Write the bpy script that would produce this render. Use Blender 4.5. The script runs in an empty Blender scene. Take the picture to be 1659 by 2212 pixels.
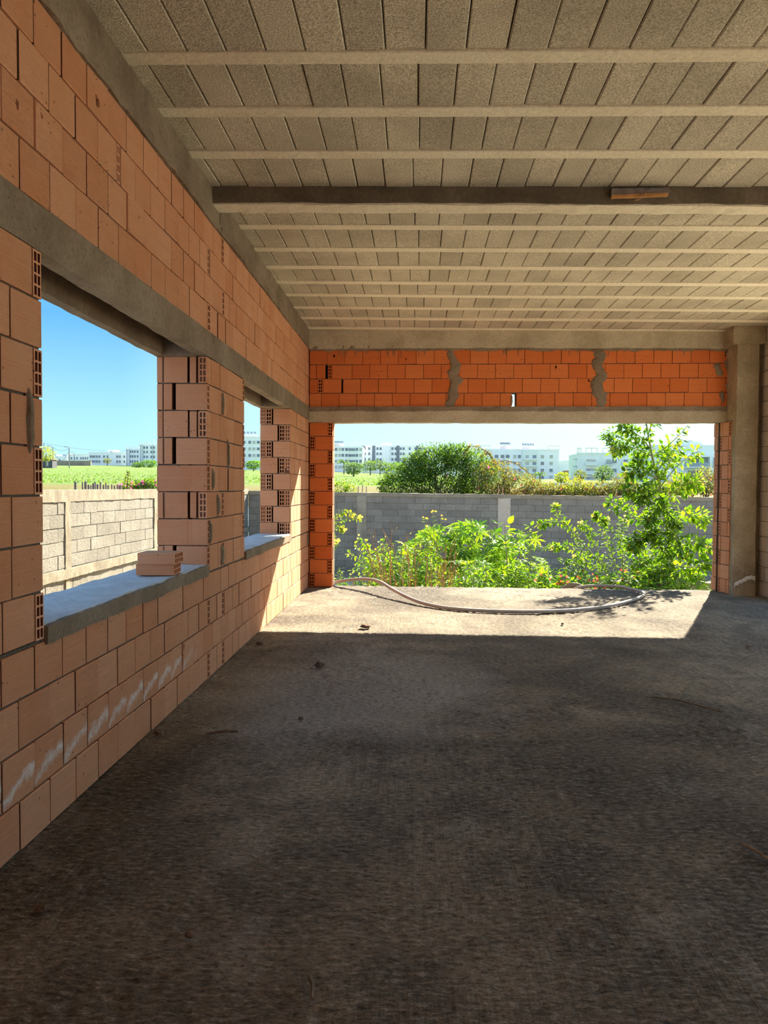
import bpy, math, random
from mathutils import Vector as V, Matrix, noise as NZ
random.seed(11)
sc = bpy.context.scene
COL = sc.collection
R = random.random
def U(a, b): return a + (b - a) * random.random()

# ------------------------------------------------------------------ camera
FPX, YAW, PITCH, ROLL, HC = 1681.2, .0415, .0319, .0053, 1.4312
sy, cy = math.sin(YAW), math.cos(YAW)
CF = V((-sy * math.cos(PITCH), cy * math.cos(PITCH), -math.sin(PITCH)))
CR0 = V((cy, sy, 0)); CU0 = CR0.cross(CF)
CR = CR0 * math.cos(ROLL) + CU0 * math.sin(ROLL)
CU = CU0 * math.cos(ROLL) - CR0 * math.sin(ROLL)
CP = V((0, 0, HC))
def at(px, py, y):
    """world point seen at a photo pixel, at distance y down the room axis"""
    d = CF + CR * ((px - 829.5) / FPX) - CU * ((py - 1106) / FPX)
    return CP + d * (y / d.y)
cd = bpy.data.cameras.new('camera'); cam = bpy.data.objects.new('camera', cd); COL.objects.link(cam)
cd.sensor_fit = 'HORIZONTAL'; cd.sensor_width = 36; cd.lens = FPX / 1659 * 36
cd.clip_start = .05; cd.clip_end = 3000
m = Matrix((CR, CU, -CF)).transposed().to_4x4(); m.translation = CP; cam.matrix_world = m
sc.camera = cam

# ------------------------------------------------------------------ materials
def mat(name):
    m = bpy.data.materials.new(name); m.use_nodes = True
    nt = m.node_tree; nt.nodes.clear()
    out = nt.nodes.new('ShaderNodeOutputMaterial')
    return m, nt, out
class G:
    """short node-graph writer"""
    def __init__(s, nt): s.nt = nt; s._o = None
    def n(s, t, **k):
        nd = s.nt.nodes.new('ShaderNode' + t)
        for a, b in k.items(): setattr(nd, a, b)
        return nd
    def link(s, a, b): s.nt.links.new(a, b)
    def put(s, sock, v):
        if hasattr(v, 'is_output'): s.link(v, sock)
        elif v is not None:
            if isinstance(v, (tuple, list)) and len(v) == 3 and sock.type == 'RGBA': v = (*v, 1)
            sock.default_value = v
    def obj(s):
        if s._o is None: s._o = s.n('TexCoord').outputs['Object']
        return s._o
    def scale(s, v, k):
        nd = s.n('Mapping'); s.put(nd.inputs['Vector'], v); nd.inputs['Scale'].default_value = k; return nd.outputs[0]
    def noise(s, v, sc_, det=4, rough=.55, dist=0):
        nd = s.n('TexNoise'); s.put(nd.inputs['Vector'], v)
        nd.inputs['Scale'].default_value = sc_; nd.inputs['Detail'].default_value = det
        nd.inputs['Roughness'].default_value = rough; nd.inputs['Distortion'].default_value = dist
        return nd.outputs['Fac']
    def voro(s, v, sc_, feat='F1'):
        nd = s.n('TexVoronoi'); nd.feature = feat; s.put(nd.inputs['Vector'], v); nd.inputs['Scale'].default_value = sc_
        return nd.outputs['Distance']
    def ramp(s, f, *st):
        nd = s.n('ValToRGB'); s.put(nd.inputs[0], f); e = nd.color_ramp.elements
        while len(e) < len(st): e.new(.5)
        for i, (p, c) in enumerate(st):
            e[i].position = p; e[i].color = (c, c, c, 1) if isinstance(c, (int, float)) else (*c, 1)
        return nd.outputs[0]
    def math(s, op, a, b=None, c=None, clamp=False):
        nd = s.n('Math'); nd.operation = op; nd.use_clamp = clamp; s.put(nd.inputs[0], a)
        if b is not None: s.put(nd.inputs[1], b)
        if c is not None: s.put(nd.inputs[2], c)
        return nd.outputs[0]
    def mix(s, f, a, b, mode='MIX'):
        nd = s.n('Mix'); nd.data_type = 'RGBA'; nd.blend_type = mode
        s.put(nd.inputs[0], f); s.put(nd.inputs[6], a); s.put(nd.inputs[7], b); return nd.outputs[2]
    def bump(s, h, strength, dist, norm=None):
        nd = s.n('Bump'); nd.inputs['Strength'].default_value = strength; nd.inputs['Distance'].default_value = dist
        s.put(nd.inputs['Height'], h)
        if norm is not None: s.link(norm, nd.inputs['Normal'])
        return nd.outputs[0]
    def attr(s, name='Col'):
        nd = s.n('Attribute'); nd.attribute_name = name; return nd
    def bsdf(s, out, color, rough=.9, normal=None, spec=.2, metal=0):
        b = s.n('BsdfPrincipled'); s.put(b.inputs['Base Color'], color); s.put(b.inputs['Roughness'], rough)
        b.inputs['Specular IOR Level'].default_value = spec; b.inputs['Metallic'].default_value = metal
        if normal is not None: s.link(normal, b.inputs['Normal'])
        s.link(b.outputs[0], out.inputs[0]); return b
M = {}
def plain(name, c, rough=.8, spec=.2, metal=0, var=.12, nsc=8, bump=0):
    m, nt, out = mat(name); g = G(nt)
    f = g.noise(g.obj(), nsc, 5)
    lo = tuple(x * (1 - var) for x in c); hi = tuple(x * (1 + var) for x in c)
    nrm = g.bump(g.noise(g.obj(), nsc * 6, 4), bump, .01) if bump else None
    g.bsdf(out, g.ramp(f, (.3, lo), (.7, hi)), rough, nrm, spec, metal); M[name] = m

def brick_mat(name, ca, cb, cc, dust):
    m, nt, out = mat(name); g = G(nt)
    a = g.attr(); sep = g.n('SeparateColor'); g.link(a.outputs['Color'], sep.inputs[0])
    rnd, flag = sep.outputs[0], sep.outputs[1]
    uv = g.n('TexCoord').outputs['UV']; s2 = g.n('SeparateXYZ'); g.link(uv, s2.inputs[0]); v = s2.outputs[1]
    rib = g.math('SINE', g.math('MULTIPLY', v, 2 * math.pi / .0069))
    av = g.math('ABSOLUTE', g.math('SUBTRACT', v, .098))
    notmid = g.math('GREATER_THAN', av, .009)
    mid = g.math('LESS_THAN', av, .0018)
    ribm = g.math('MULTIPLY', g.math('MULTIPLY', rib, notmid), flag)
    base = g.ramp(rnd, (0, ca), (.5, cb), (1, cc))
    n1 = g.noise(g.obj(), 5, 6, .6); n2 = g.noise(g.obj(), 55, 3)
    base = g.mix(g.ramp(n1, (.35, 0), (.75, dust[0])), base, dust[1])
    base = g.mix(g.ramp(n2, (.3, .14), (.7, 0)), base, tuple(x * .55 for x in cb))
    base = g.mix(g.math('MULTIPLY', g.math('MULTIPLY', mid, flag), .3), base, tuple(min(1, x * 1.5) for x in cb))
    # colour goes a little darker between the rib ridges
    base = g.mix(g.math('MULTIPLY', g.ramp(ribm, (0, 1), (.45, 0)), g.math('MULTIPLY', flag, .32)), base, tuple(x * .5 for x in ca))
    spots = g.math('MULTIPLY', g.math('LESS_THAN', g.voro(g.obj(), 24), .14), g.math('GREATER_THAN', g.noise(g.obj(), 3.3, 2), .56))
    base = g.mix(g.math('MULTIPLY', spots, .7), base, (.05, .03, .02))
    if name == 'brick':
        so = g.n('SeparateXYZ'); g.link(g.obj(), so.inputs[0])
        t = g.math('FRACT', g.math('DIVIDE', g.math('SUBTRACT', so.outputs[1], 3.062), .25))
        wob = g.math('MULTIPLY', g.math('SUBTRACT', g.noise(g.obj(), 14, 4, .6), .5), .11)
        zc = g.math('ADD', g.math('ADD', g.math('MULTIPLY', g.math('POWER', t, .6), .085), .222), wob)
        band = g.math('SUBTRACT', 1, g.math('DIVIDE', g.math('ABSOLUTE', g.math('SUBTRACT', so.outputs[2], zc)), .034), clamp=True)
        ym = g.math('MULTIPLY', g.ramp(g.math('DIVIDE', so.outputs[1], 10), (.26, 0), (.28, 1)), g.ramp(g.math('DIVIDE', so.outputs[1], 10), (.49, 1), (.545, 0)))
        xm = g.math('GREATER_THAN', so.outputs[0], -1.6)
        sm = g.math('MULTIPLY', g.math('MULTIPLY', g.math('MULTIPLY', band, ym), xm), g.ramp(g.noise(g.obj(), 40, 4, .7), (.35, .25), (.6, 1)))
        base = g.mix(g.math('MULTIPLY', sm, .8), base, (.80, .78, .74))
    base = g.mix(g.math('MULTIPLY', sep.outputs[2], .85), base, (.05, .022, .015))  # brick ends darkened in colour, standing in for shade in joints and open cells
    h = g.math('ADD', g.math('MULTIPLY', ribm, .5), g.math('MULTIPLY', n2, .5))
    g.bsdf(out, base, .85, g.bump(h, .55, .003), .25); M[name] = m
    return g, base, out
brick_mat('brick', (.62, .25, .115), (.69, .305, .15), (.74, .355, .19), (.35, (.74, .44, .29)))
brick_mat('brick_orange', (.70, .16, .035), (.78, .20, .05), (.82, .24, .07), (.12, (.75, .32, .13)))

def concrete_mat(name, c1, c2, c3, pit=.5, sp=1.0):
    m, nt, out = mat(name); g = G(nt); o = g.obj()
    n = g.noise(o, 2.3 * sp, 7, .62, .4); n2 = g.noise(o, 38 * sp, 5, .65)
    c = g.ramp(n, (.28, c1), (.5, c2), (.72, c3))
    c = g.mix(g.ramp(n2, (.35, .35), (.65, 0)), c, tuple(x * .55 for x in c1))
    pits = g.math('MULTIPLY', g.math('LESS_THAN', g.voro(o, 34 * sp), .17), g.math('GREATER_THAN', g.noise(o, 6, 2), .5))
    c = g.mix(g.math('MULTIPLY', pits, pit), c, tuple(x * .25 for x in c1))
    h = g.math('SUBTRACT', n2, g.math('MULTIPLY', pits, .6))
    g.bsdf(out, c, .92, g.bump(h, .5, .012), .15); M[name] = m
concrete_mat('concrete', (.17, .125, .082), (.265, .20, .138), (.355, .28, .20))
concrete_mat('beam_shade', (.10, .08, .055), (.16, .13, .09), (.22, .18, .13))  # concrete darkened to paint in the shade on the cross beam
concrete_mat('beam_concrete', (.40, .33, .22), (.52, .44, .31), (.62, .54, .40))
concrete_mat('column_concrete', (.26, .20, .125), (.40, .32, .21), (.52, .44, .31))
concrete_mat('mortar', (.22, .19, .14), (.32, .28, .21), (.40, .36, .28))
concrete_mat('joint', (.09, .075, .055), (.13, .11, .085), (.17, .145, .11))
concrete_mat('block_joint', (.16, .15, .125), (.21, .195, .165), (.26, .24, .205), .1)
concrete_mat('sill_concrete', (.48, .47, .45), (.60, .59, .57), (.70, .69, .67), .3)
concrete_mat('joist_concrete', (.78, .68, .50), (.84, .75, .57), (.88, .80, .63), .35)
concrete_mat('ledge_concrete', (.20, .17, .125), (.27, .23, .17), (.34, .30, .225), .3)

def block_mat(name, c1, c2, sp=300):
    m, nt, out = mat(name); g = G(nt); o = g.obj()
    sep = g.n('SeparateColor'); g.link(g.attr().outputs['Color'], sep.inputs[0])
    n = g.noise(o, sp * .45, 3, .7); big = g.noise(o, 2, 4)
    c = g.mix(g.ramp(n, (.36, 0), (.66, 1)), c1, c2)
    k = g.math('MULTIPLY_ADD', sep.outputs[0], .35, .8)
    c = g.mix(1, c, g.ramp(k, (0, 0.0), (1, 1.0)), 'MULTIPLY')
    c = g.mix(g.ramp(big, (.35, .3), (.6, 0)), c, tuple(x * .6 for x in c1))
    g.bsdf(out, c, .95, g.bump(n, .8, .008), .1); M[name] = m
block_mat('ceiling_block', (.34, .29, .21), (.90, .81, .63), 260)
block_mat('wall_block', (.175, .16, .135), (.32, .295, .25), 90)
block_mat('pink_block', (.42, .36, .29), (.58, .50, .41), 90)

def floor_mat():
    m, nt, out = mat('floor_screed'); g = G(nt); o = g.obj()
    strx = g.noise(g.scale(o, (2.2, 26, 1)), 2.2, 6, .62, .3)
    stry = g.noise(g.scale(o, (30, 2.0, 1)), 1.6, 5, .6, .2)
    big = g.noise(o, .55, 4, .55, .6); med = g.noise(o, 2.6, 6, .6, .8); fine = g.noise(o, 70, 4, .7); gr = g.noise(o, 22, 5, .65)
    mask = g.ramp(g.noise(o, .45, 2), (.44, 0), (.56, 1))
    st = g.mix(mask, strx, stry)
    c = g.ramp(big, (.36, (.12, .10, .075)), (.47, (.265, .22, .16)), (.60, (.41, .345, .25)))
    c = g.mix(g.ramp(med, (.38, .75), (.58, 0)), c, (.16, .135, .11))
    c = g.mix(g.ramp(st, (.36, .45), (.54, 0)), c, (.175, .15, .125))
    c = g.mix(g.ramp(g.noise(o, 1.3, 5, .6, 1.2), (.58, 0), (.72, .45)), c, (.48, .44, .38))
    sx = g.n('SeparateXYZ'); g.link(o, sx.inputs[0])
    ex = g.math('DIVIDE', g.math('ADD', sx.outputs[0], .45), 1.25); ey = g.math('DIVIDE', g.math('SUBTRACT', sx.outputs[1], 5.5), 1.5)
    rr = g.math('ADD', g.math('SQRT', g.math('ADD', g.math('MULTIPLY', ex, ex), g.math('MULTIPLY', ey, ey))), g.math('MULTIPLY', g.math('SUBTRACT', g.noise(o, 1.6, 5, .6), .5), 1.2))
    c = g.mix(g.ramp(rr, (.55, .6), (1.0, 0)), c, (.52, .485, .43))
    c = g.mix(g.ramp(fine, (.3, .4), (.5, 0)), c, (.12, .10, .085))
    grit = g.noise(g.scale(o, (24, 58, 1)), 1.0, 4, .72); grit2 = g.noise(g.scale(o, (70, 120, 1)), 1.0, 3, .7)
    c = g.mix(1, c, g.ramp(grit, (.32, .32), (.5, .86), (.66, 1.0)), 'MULTIPLY')
    c = g.mix(g.ramp(grit, (.54, 0), (.70, .5)), c, (.56, .50, .42))
    c = g.mix(1, c, g.ramp(grit2, (.3, .55), (.5, 1.0)), 'MULTIPLY')
    peb = g.math('MULTIPLY', g.math('LESS_THAN', g.voro(o, 17), .13), g.math('GREATER_THAN', med, .52))
    c = g.mix(g.math('MULTIPLY', peb, .75), c, (.12, .09, .07))
    h = g.math('ADD', g.math('MULTIPLY', st, 1.0), g.math('ADD', g.math('MULTIPLY', gr, .55), g.math('ADD', g.math('MULTIPLY', fine, .25), g.math('MULTIPLY', grit, .8))))
    g.bsdf(out, c, .93, g.bump(h, .8, .02), .12); M['floor_screed'] = m
floor_mat()

def field_mat():
    m, nt, out = mat('field_grass'); g = G(nt); o = g.obj()
    sx = g.n('SeparateXYZ'); g.link(o, sx.inputs[0])
    n = g.noise(g.scale(o, (.25, 1, 1)), .35, 6, .65); fine = g.noise(g.scale(o, (.5, 1, 1)), 3.2, 6, .75)
    green = g.ramp(fine, (.3, (.10, .17, .03)), (.5, (.16, .25, .055)), (.7, (.26, .33, .11)))
    yel = g.ramp(fine, (.3, (.16, .145, .05)), (.5, (.22, .19, .07)), (.7, (.26, .23, .10)))
    f = g.math('ADD', sx.outputs[1], g.math('MULTIPLY', n, 60))
    mr = g.n('MapRange'); g.link(f, mr.inputs[0]); mr.inputs[1].default_value = 88; mr.inputs[2].default_value = 105
    g.bsdf(out, g.mix(mr.outputs[0], yel, green), .95, g.bump(fine, .8, .5), .1); M['field_grass'] = m
field_mat()
plain('hole_shade', (.17, .05, .032), .95, .1, var=.3, nsc=30)  # dark colour standing in for the shade deep inside brick holes
plain('soil', (.50, .42, .29), .95, .1, var=.4, nsc=3, bump=.6)

def leaf_mat(name, trans, gloss=.12, rough=.45):
    m, nt, out = mat(name); g = G(nt)
    a = g.attr().outputs['Color']
    d = g.n('BsdfDiffuse'); g.link(a, d.inputs[0])
    t = g.n('BsdfTranslucent'); g.link(g.mix(1, a, trans, 'MULTIPLY'), t.inputs[0])
    mx = g.n('MixShader'); mx.inputs[0].default_value = .5; g.link(d.outputs[0], mx.inputs[1]); g.link(t.outputs[0], mx.inputs[2])
    gl = g.n('BsdfGlossy'); gl.inputs[0].default_value = (1, 1, 1, 1); gl.inputs['Roughness'].default_value = rough
    m2 = g.n('MixShader'); m2.inputs[0].default_value = gloss * .5; g.link(mx.outputs[0], m2.inputs[1]); g.link(gl.outputs[0], m2.inputs[2])
    g.link(m2.outputs[0], out.inputs[0]); M[name] = m
leaf_mat('leaf', (1.7, 1.75, .45), .05)
leaf_mat('petal', (1.2, 1.2, 1.2), .04)
plain('bark', (.23, .26, .10), .8, .2, var=.35, nsc=30)
plain('dry_stem', (.40, .24, .13), .9, .1, var=.3, nsc=20)
plain('woody', (.20, .15, .10), .9, .1, var=.3, nsc=20)
plain('hose_rubber', (.42, .36, .31), .55, .4, var=.15, nsc=6)
plain('wood', (.50, .25, .09), .8, .2, var=.3, nsc=14, bump=.4)
plain('old_wood', (.20, .17, .15), .9, .1, var=.3, nsc=14, bump=.4)
plain('steel', (.30, .25, .22), .6, .4, .6)
plain('rust', (.45, .24, .15), .8, .2)
plain('clod', (.17, .11, .075), .95, .1, var=.4, nsc=30, bump=.6)
plain('render_white', (.86, .87, .88), .9, .1, var=.03, nsc=.3)
plain('render_green', (.76, .80, .77), .9, .1, var=.04, nsc=.3)
plain('render_grey', (.52, .55, .58), .9, .1, var=.05, nsc=.3)
plain('strip_grey', (.20, .22, .26), .8, .2)
plain('pane', (.16, .20, .26), .25, .5, var=.3, nsc=.5)
plain('shutter', (.50, .49, .45), .7, .2, var=.2, nsc=.5)
plain('rail_metal', (.35, .38, .41), .6, .3)
plain('roof_pink', (.72, .60, .56), .9, .1)
plain('car_white', (.85, .86, .88), .3, .5, var=.02)
plain('tyre', (.03, .03, .03), .9, .1)
plain('shed_dark', (.10, .10, .12), .8, .2)
plain('pole_concrete', (.32, .30, .28), .9, .1)
plain('limewash', (.78, .75, .70), .95, .1, var=.12, nsc=40, bump=.5)
plain('mud_wall', (.34, .27, .20), .95, .1, var=.2, nsc=.2)

# ------------------------------------------------------------------ mesh builder
class MB:
    def __init__(s): s.v = []; s.f = []; s.m = []; s.uv = []; s.c = []; s.mats = []
    def slot(s, name):
        if name not in s.mats: s.mats.append(name)
        return s.mats.index(name)
    def face(s, pts, mt, col=(.5, 0, 0), uv=None, out=None):
        pts = [V(p) for p in pts]
        if out is not None:
            n = (pts[1] - pts[0]).cross(pts[2] - pts[0])
            if n.dot(out) < 0:
                pts.reverse()
                if uv: uv = list(reversed(uv))
        i = len(s.v); s.v += [tuple(p) for p in pts]; s.f.append(tuple(range(i, i + len(pts))))
        s.m.append(s.slot(mt)); s.c.append(col); s.uv.append(uv)
    def mesh(s, verts, faces, mt, col=(.5, 0, 0)):
        i = len(s.v); s.v += [tuple(p) for p in verts]; k = s.slot(mt)
        for f in faces: s.f.append(tuple(i + x for x in f)); s.m.append(k); s.c.append(col); s.uv.append(None)
    def cbox(s, c, L, H, D, l, h, d, ch, mt, col=(.5, 0, 0), ribbed=True, ends=False):
        """chamfered box: centre c, unit axes L,H,D, full sizes l,h,d"""
        c = V(c); ax = (V(L), V(H), V(D)); hs = (l / 2, h / 2, d / 2); col1 = (col[0], 1.0 if ribbed else 0, 0); col0 = (col[0], 0, 0)
        def P(k, s3):
            p = c.copy()
            for i in range(3): p = p + ax[i] * (s3[i] * (hs[i] if i == k else hs[i] - ch))
            return p
        def uvof(k, s3): 
            a = s3[0] * hs[0] if k != 0 else s3[2] * hs[2]
            return (a + hs[0], s3[1] * hs[1] + hs[1])
        for k in range(3):
            i, j = [q for q in range(3) if q != k]
            for sg in (-1, 1):
                qs = []
                for a, b in ((-1, -1), (1, -1), (1, 1), (-1, 1)):
                    t = [0, 0, 0]; t[k] = sg; t[i] = a; t[j] = b; qs.append(t)
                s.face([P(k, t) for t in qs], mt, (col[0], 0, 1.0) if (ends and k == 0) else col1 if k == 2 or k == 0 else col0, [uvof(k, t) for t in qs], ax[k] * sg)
        if ch > 0:
            for k in range(3):
                i, j = [q for q in range(3) if q != k]
                for a in (-1, 1):
                    for b in (-1, 1):
                        t0 = [0, 0, 0]; t0[i] = a; t0[j] = b; t1 = t0[:]; t0[k] = -1; t1[k] = 1
                        s.face([P(i, t0), P(i, t1), P(j, t1), P(j, t0)], mt, col0, [uvof(2, t0), uvof(2, t1), uvof(2, t1), uvof(2, t0)], ax[i] * a + ax[j] * b)
    def box(s, a, b, mt, col=(.5, 0, 0)):
        a, b = V(a), V(b); d = b - a
        s.cbox((a + b) / 2, (1, 0, 0), (0, 0, 1), (0, 1, 0), abs(d.x), abs(d.z), abs(d.y), 0, mt, col, False)
    def hollow(s, o, L, H, D, w, h, dep, mt, col=(.5, 0, 0), nx=2, ny=4, t=.0085, full=.2):
        """open end of a hollow brick: lower corner o on the face, D points into the wall"""
        o, L, H, D = V(o), V(L), V(H), V(D)
        def gridc(n, tot):
            cw = (tot - t * (n + 1)) / n; r = [0]
            for k in range(n): r += [t + k * (cw + t), (k + 1) * (cw + t)]
            return r + [tot]
        xs, ys = gridc(nx, w), gridc(ny, h)
        P = lambda x, y, z=0: o + L * x + H * y + D * z
        c0 = (col[0], 0, 0)
        for i in range(len(xs) - 1):
            for j in range(len(ys) - 1):
                x0, x1, y0, y1 = xs[i], xs[i + 1], ys[j], ys[j + 1]
                if i % 2 and j % 2:
                    s.face([P(x0, y0), P(x0, y1), P(x0, y1, dep), P(x0, y0, dep)], 'hole_shade', c0, None, L)
                    s.face([P(x1, y0), P(x1, y1), P(x1, y1, dep), P(x1, y0, dep)], 'hole_shade', c0, None, -L)
                    s.face([P(x0, y0), P(x1, y0), P(x1, y0, dep), P(x0, y0, dep)], 'hole_shade', c0, None, H)
                    s.face([P(x0, y1), P(x1, y1), P(x1, y1, dep), P(x0, y1, dep)], 'hole_shade', c0, None, -H)
                    s.face([P(x0, y0, dep), P(x1, y0, dep), P(x1, y1, dep), P(x0, y1, dep)], 'hole_shade', c0, None, -D)
                else:
                    s.face([P(x0, y0), P(x1, y0), P(x1, y1), P(x0, y1)], mt, c0, None, -D)
        cr = (col[0], 1, 0)
        u = [(0, 0), (0, h), (full, h), (full, 0)]
        s.face([P(0, 0), P(0, h), P(0, h, full), P(0, 0, full)], mt, cr, u, -L)
        s.face([P(w, 0), P(w, h), P(w, h, full), P(w, 0, full)], mt, cr, u, L)
        s.face([P(0, 0), P(w, 0), P(w, 0, full), P(0, 0, full)], mt, c0, None, -H)
        s.face([P(0, h), P(w, h), P(w, h, full), P(0, h, full)], mt, c0, None, H)
    def tube(s, pts, rad, mt, n=6, col=(.5, 0, 0), cap=True):
        pts = [V(p) for p in pts]; rr = rad if isinstance(rad, (list, tuple)) else [rad] * len(pts)
        vs, fs = [], []; prev = None
        for i, p in enumerate(pts):
            t = (pts[min(i + 1, len(pts) - 1)] - pts[max(i - 1, 0)]).normalized()
            a = prev if prev is not None else (V((0, 0, 1)) if abs(t.z) < .9 else V((1, 0, 0)))
            a = (a - t * a.dot(t)).normalized(); prev = a; b = t.cross(a)
            for k in range(n):
                an = 2 * math.pi * k / n; vs.append(p + (a * math.cos(an) + b * math.sin(an)) * rr[i])
        for i in range(len(pts) - 1):
            for k in range(n):
                k2 = (k + 1) % n; fs.append((i * n + k, i * n + k2, (i + 1) * n + k2, (i + 1) * n + k))
        if cap: fs.append(tuple(reversed(range(n)))); fs.append(tuple((len(pts) - 1) * n + k for k in range(n)))
        s.mesh(vs, fs, mt, col)
    def rbox(s, a, b, mt, seg=.06, amp=.006, fr=9, skew=None, col=(.5, 0, 0)):
        """box whose faces are gridded and roughened; skew maps each point"""
        a, b = V(a), V(b); ns = [max(1, min(220, int(round(abs(b[i] - a[i]) / seg)))) for i in range(3)]
        for k in range(3):
            i, j = [q for q in range(3) if q != k]
            for sg in (0, 1):
                vs, fs = [], []; ni, nj = ns[i], ns[j]
                for p in range(ni + 1):
                    for q in range(nj + 1):
                        w = [0, 0, 0]; w[k] = b[k] if sg else a[k]
                        w[i] = a[i] + (b[i] - a[i]) * p / ni; w[j] = a[j] + (b[j] - a[j]) * q / nj
                        w = V(w); w = w + NZ.noise_vector(w * fr) * amp + NZ.noise_vector(w * fr * .25) * amp
                        vs.append(skew(w) if skew else w)
                for p in range(ni):
                    for q in range(nj):
                        i0 = p * (nj + 1) + q; f = (i0, i0 + nj + 1, i0 + nj + 2, i0 + 1)
                        flip = ((i, j) == (0, 2)) ^ (sg == 0)
                        fs.append(tuple(reversed(f)) if flip else f)
                s.mesh(vs, fs, mt, col)
    def build(s, name, parent=None, smooth=False, kind=None):
        me = bpy.data.meshes.new(name); me.from_pydata(s.v, [], s.f)
        for n in s.mats: me.materials.append(M[n])
        me.polygons.foreach_set('material_index', s.m)
        ca = me.color_attributes.new('Col', 'FLOAT_COLOR', 'CORNER'); uvl = me.uv_layers.new(name='UVMap')
        cbuf, ubuf = [], []
        for f, c, u in zip(s.f, s.c, s.uv):
            for k in range(len(f)):
                cbuf += [c[0], c[1], c[2], 1.0]; ubuf += list(u[k]) if u else [0., 0.]
        ca.data.foreach_set('color', cbuf); uvl.data.foreach_set('uv', ubuf)
        if smooth: me.polygons.foreach_set('use_smooth', [True] * len(me.polygons))
        me.update()
        o = bpy.data.objects.new(name, me); COL.objects.link(o)
        if parent is not None: o.parent = parent
        if kind: o['kind'] = kind
        return o
def tag(o, label=None, cat=None, group=None, kind=None):
    if label: o['label'] = label
    if cat: o['category'] = cat
    if group: o['group'] = group
    if kind: o['kind'] = kind
    return o
def empty(name, loc, label, cat, group=None, kind=None):
    o = bpy.data.objects.new(name, None); COL.objects.link(o); o.empty_display_size = .1
    ORG[o.name] = V(loc)
    return tag(o, label, cat, group, kind)
ORG = {}
def settle():
    """move every thing's Empty to its base, its parts staying where they stand"""
    for o in list(COL.objects):
        if o.name in ORG:
            p = ORG[o.name]; o.location = p
            for ch in o.children:
                ch.matrix_parent_inverse = Matrix.Translation(-p)

# ------------------------------------------------------------------ brick laying
X0, Y0 = -1.536, 11.013
SL = -.0192
PIT = .1986
def lay(mb, P, L, D, z0, z1, s0, s1, phase, mt, specials=(), bl=.25, gap=.0095, jit=.002, hollow_first=False, hollow_last=False, bedm='joint', dep=.18, ends=True):
    """one course: P(s,z) face point, L along, D into the wall"""
    H = V((0, 0, 1)); h = z1 - z0 - .009
    segs = []; cur = s0; sp = list(specials)
    if hollow_first: sp.append((s0 + .036, .072, 'H'))
    if hollow_last: sp.append((s1 - .036, .072, 'H'))
    sp.sort()
    for (c, w, kind) in sp:
        if c - w / 2 > cur + .01: segs.append((cur, c - w / 2))
        if kind == 'H':
            mb.hollow(P(c - w / 2 + .003, z0 + .004) + D * U(-.001, .004), L, H, D, w - .006, h, dep, mt, (R(), 0, 0), full=min(.2, dep + .02))
        cur = c + w / 2
    if s1 - cur > .01: segs.append((cur, s1))
    for (a, b) in segs:
        k = math.ceil((a - phase) / bl + 1e-6); js = [a]
        while phase + k * bl < b - 1e-6: js.append(phase + k * bl); k += 1
        js.append(b)
        if len(js) > 2 and js[1] - js[0] < .035: js.pop(1)
        if len(js) > 2 and js[-1] - js[-2] < .035: js.pop(-2)
        for p, q in zip(js, js[1:]):
            l = q - p - gap + (U(-.005, .003) if bl == .25 else U(-.0015, .0015))
            if l < .02: continue
            c = P((p + q) / 2, (z0 + z1) / 2 + U(-jit, jit)) + D * (.035 + U(-jit, jit * 1.4))
            an = U(-.006, .006); L2 = (L * math.cos(an) + H * math.sin(an)); H2 = (H * math.cos(an) - L * math.sin(an))
            tl = U(-.006, .006); D2 = (D + L2 * tl).normalized(); L2 = (L2 - D2 * L2.dot(D2)).normalized()
            hit = [k for k in CHIPS if p + .02 < k[0] < q - .02 and z0 + .015 < k[1] < z1 - .015] if ends else []
            if hit: k = hit[0]; chipped(mb, c, L2, H2, D2, l, h, .07, k[0] - (p + q) / 2, k[1] - (z0 + z1) / 2, k[2], mt, (R(), 0, 0)); continue
            mb.cbox(c, L2, H2, D2, l, h + U(-.002, .001), .07, .003, mt, (R(), 0, 0), True, ends and bedm == 'joint')
    # bed mortar line, a little behind the faces
    if s1 - s0 > .02:
        o = .013
        a, b = P(s0 + .004, z1 - .012) + D * o, P(s1 - .004, z1 - .012) + D * o
        c, d = P(s1 - .004, z1 + .008) + D * o, P(s0 + .004, z1 + .008) + D * o
        mb.face([a, b, c, d], bedm, (.5, 0, 0), None, -D)
CHIPS = []
def onleft(px, py):
    d = at(px, py, 5) - CP; p = CP + d * (X0 / d.x); return (p.y, p.z)
def onfar(px, py):
    p = at(px, py, Y0)
    return (p.x, p.z)
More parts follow.
